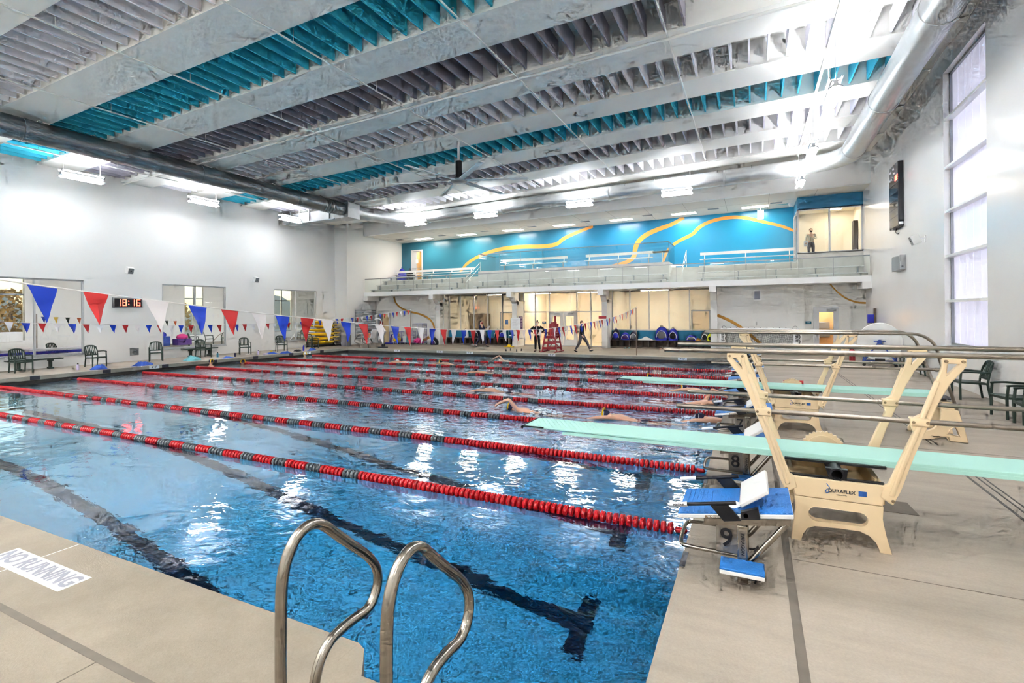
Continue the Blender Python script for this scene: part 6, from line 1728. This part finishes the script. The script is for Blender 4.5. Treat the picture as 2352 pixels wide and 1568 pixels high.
# ------------------------------------------------------------------ swimmers
def swimmer(label, x, y, rz, cap, kind, arm=None, skinm='skin', yellow=False):
    t = thing('person', label, 'person', (x, y, 0), rz)
    if kind == 'stand':      # upright at the wall, shoulders out
        P = [(0, 0, -.75, (.15, .11)), (0, 0, -.4, (.13, .10)), (0, 0, -.08, (.15, .10)), (0, -.02, .09, .05), (0, -.03, .17, .085), (0, -.02, .27, .07),
             (.19, 0, -.02, .058), (.24, -.10, -.22, .044), (.08, -.26, -.06, .03), (-.19, 0, -.02, .058), (-.26, -.08, -.24, .044), (-.2, -.24, -.3, .03),
             (.10, 0, -.95, .08), (.10, 0, -1.2, .06), (-.10, 0, -.95, .08), (-.10, 0, -1.2, .06)]
        E_ = [(0, 1), (1, 2), (2, 3), (3, 4), (4, 5), (2, 6), (6, 7), (7, 8), (2, 9), (9, 10), (10, 11), (0, 12), (12, 13), (0, 14), (14, 15)]
        H = V((0, -.03, .19)); f = V((0, -1, 0))
    else:                    # front crawl, head towards -y
        P = [(0, .55, -.14, (.14, .10)), (0, .28, -.09, (.125, .095)), (0, 0, -.02, (.16, .105)), (0, -.16, .0, .055), (0, -.26, .02, .085), (0, -.36, .02, .065),
             (.18, -.03, .01, .06), (-.18, -.03, -.02, .06), (.10, .75, -.17, .085), (.10, 1.12, -.12, .055), (.09, 1.5, -.07, .035), (-.10, .75, -.17, .085), (-.10, 1.12, -.22, .055), (-.09, 1.5, -.26, .035)]
        E_ = [(0, 1), (1, 2), (2, 3), (3, 4), (4, 5), (2, 6), (2, 7), (0, 8), (8, 9), (9, 10), (0, 11), (11, 12), (12, 13)]
        n = len(P)
        if arm == 'up': P += [(.36, -.18, .30, .045), (.30, -.50, .16, .03), (.29, -.58, .10, .035)]
        else: P += [(.30, -.34, .02, .045), (.24, -.66, -.06, .03), (.24, -.76, -.08, .035)]
        E_ += [(6, n), (n, n + 1), (n + 1, n + 2)]
        P += [(-.3, .18, -.22, .045), (-.26, .42, -.2, .03), (-.26, .5, -.2, .035)]; E_ += [(7, n + 3), (n + 3, n + 4), (n + 4, n + 5)]
        H = V((0, -.28, .03)); f = V((0, -.5, -.8)).normalized()
    skin('body', P, E_, skinm, t, 2)
    sd = f.orthogonal().normalized() if kind != 'stand' else V((1, 0, 0))
    if kind == 'stand':
        MB().ell(H + V((0, .008, .045)), (.087, .100, .088), 14, 9).build('swim_cap', cap, t)
        b = MB(); b.ell(H + V((.032, -.088, .03)), (.02, .012, .015), 8, 6); b.ell(H + V((-.032, -.088, .03)), (.02, .012, .015), 8, 6); b.tube([H + V((.094 * math.sin(a), .008 - .102 * math.cos(a), .035)) for a in [2 * PI * k / 16 for k in range(16)]], .006, 5, closed=True); b.build('goggles', 'black', t)
        MB().tube([(-.12, -.10, .0), (-.10, -.115, -.12), (0, -.11, -.3), (.10, -.115, -.12), (.12, -.10, .0)], [.018, .04, .06, .04, .018], 8).build('swimsuit', 'mask_red', t)
    else:
        MB().ell(H + V((0, -.01, .012)), (.088, .105, .09), 14, 9).build('swim_cap', cap, t)
        MB().tube([H + V((.094 * math.cos(a), -.03, .092 * math.sin(a))) for a in [PI * k / 8 for k in range(9)]], .006, 5).build('goggle_strap', 'white', t)
        MB().ell((0, .58, -.125), (.155, .15, .115), 12, 8).build('swimsuit', 'cloth_navy', t)
    if yellow:
        MB().tube(smooth([H + V((.10, -.06, -.02)), H + V((.09, -.05, .10)), H + V((0, -.04, .16)), H + V((-.09, -.04, .10)), H + V((-.10, -.05, -.02))], 2), .018, 8).build('yellow_band', 'yellow', t)
    return t
WEST = -PI / 2; EAST = PI / 2
swimmer('swimmer with navy cap, yellow band and goggles standing at the left wall', -22.30, 10.75, 1.9, 'cloth_navy', 'stand', yellow=True)
q = swimmer('swimmer low at the left wall showing only a dark cap and yellow band', -22.2, 12.3, 1.2, 'cloth_navy', 'stand', yellow=True); q.location.z = -.14
q = swimmer('swimmer with white cap and yellow band at the left wall by the far marker', -22.3, 16.2, 1.0, 'white', 'stand', yellow=True); q.location.z = -.06
swimmer('swimmer splashing along the second farthest lane', -15.0, 15.5, WEST, 'white', 'crawl')
swimmer('swimmer with dark cap and yellow band, right of the splashing one', -12.6, 15.7, WEST, 'cloth_black', 'crawl', yellow=True)
swimmer('pale swimmer with raised arm in the farthest lane', -10.4, 17.6, WEST, 'skin_pale', 'crawl', 'up', 'skin_pale')
swimmer('swimmer showing only a dark cap in the middle lanes', -9.3, 13.2, WEST, 'cloth_black', 'crawl')
swimmer('swimmer with grey cap and bare back behind the near board tip', -6.75, 9.2, WEST, 'bag_grey', 'crawl')
swimmer('swimmer with navy cap and yellow band, raised arm, nearest to the board tip', -4.6, 6.7, WEST, 'cloth_navy', 'crawl', 'up', yellow=True)
swimmer('swimmer with dark cap close behind the one nearest to the board tip', -2.3, 6.8, WEST, 'cloth_navy', 'crawl', yellow=True)
swimmer('swimmer with navy cap at the wall below block 7', -.35, 7.3, WEST, 'cloth_navy', 'crawl')
swimmer('swimmer with grey cap reaching the wall below block 5', -.75, 9.4, EAST, 'bag_grey', 'crawl', 'up')
swimmer('swimmer with yellow band halfway under the far diving board', -1.2, 11.6, WEST, 'cloth_navy', 'crawl', yellow=True)
swimmer('swimmer with yellow band behind the far diving board tip', -2.6, 13.7, WEST, 'cloth_navy', 'crawl', yellow=True)
# white water around them
r = random.Random(11)
def splash(lab, x, y, n, sx, sy):
    b = MB()
    for _ in range(n):
        a = r.uniform(0, 2 * PI); d = math.sqrt(r.random()); s = r.uniform(.006, .022)
        b.ell((math.cos(a) * d * sx, math.sin(a) * d * sy, -.025 + r.random() ** 3 * .14 * (1 - d)), (s * 2.2, s * 1.6, s), 6, 4)
    tag(b.build('splash', 'foam', loc=(x, y, 0)), lab, 'splash', None, 'stuff')
mat('foam', 'eef5f8', .35)
for lab, x, y, n in (('white foam around the splashing swimmer in the second farthest lane', -14.6, 15.5, 90), ('white foam around the swimmer behind the near board tip', -6.9, 9.5, 70), ('white foam around the swimmer nearest to the board tip', -4.2, 6.8, 60),
                     ('white foam kicked up in the middle lanes, right of the grey cap', -4.9, 9.7, 60), ('white foam around the farthest lane swimmer', -10.4, 17.4, 50), ('white foam at the wall below block 7', -.7, 7.2, 50), ('white foam in the third lane from the far edge', -12.2, 13.2, 50)):
    splash(lab, x, y, n, .55, .3)
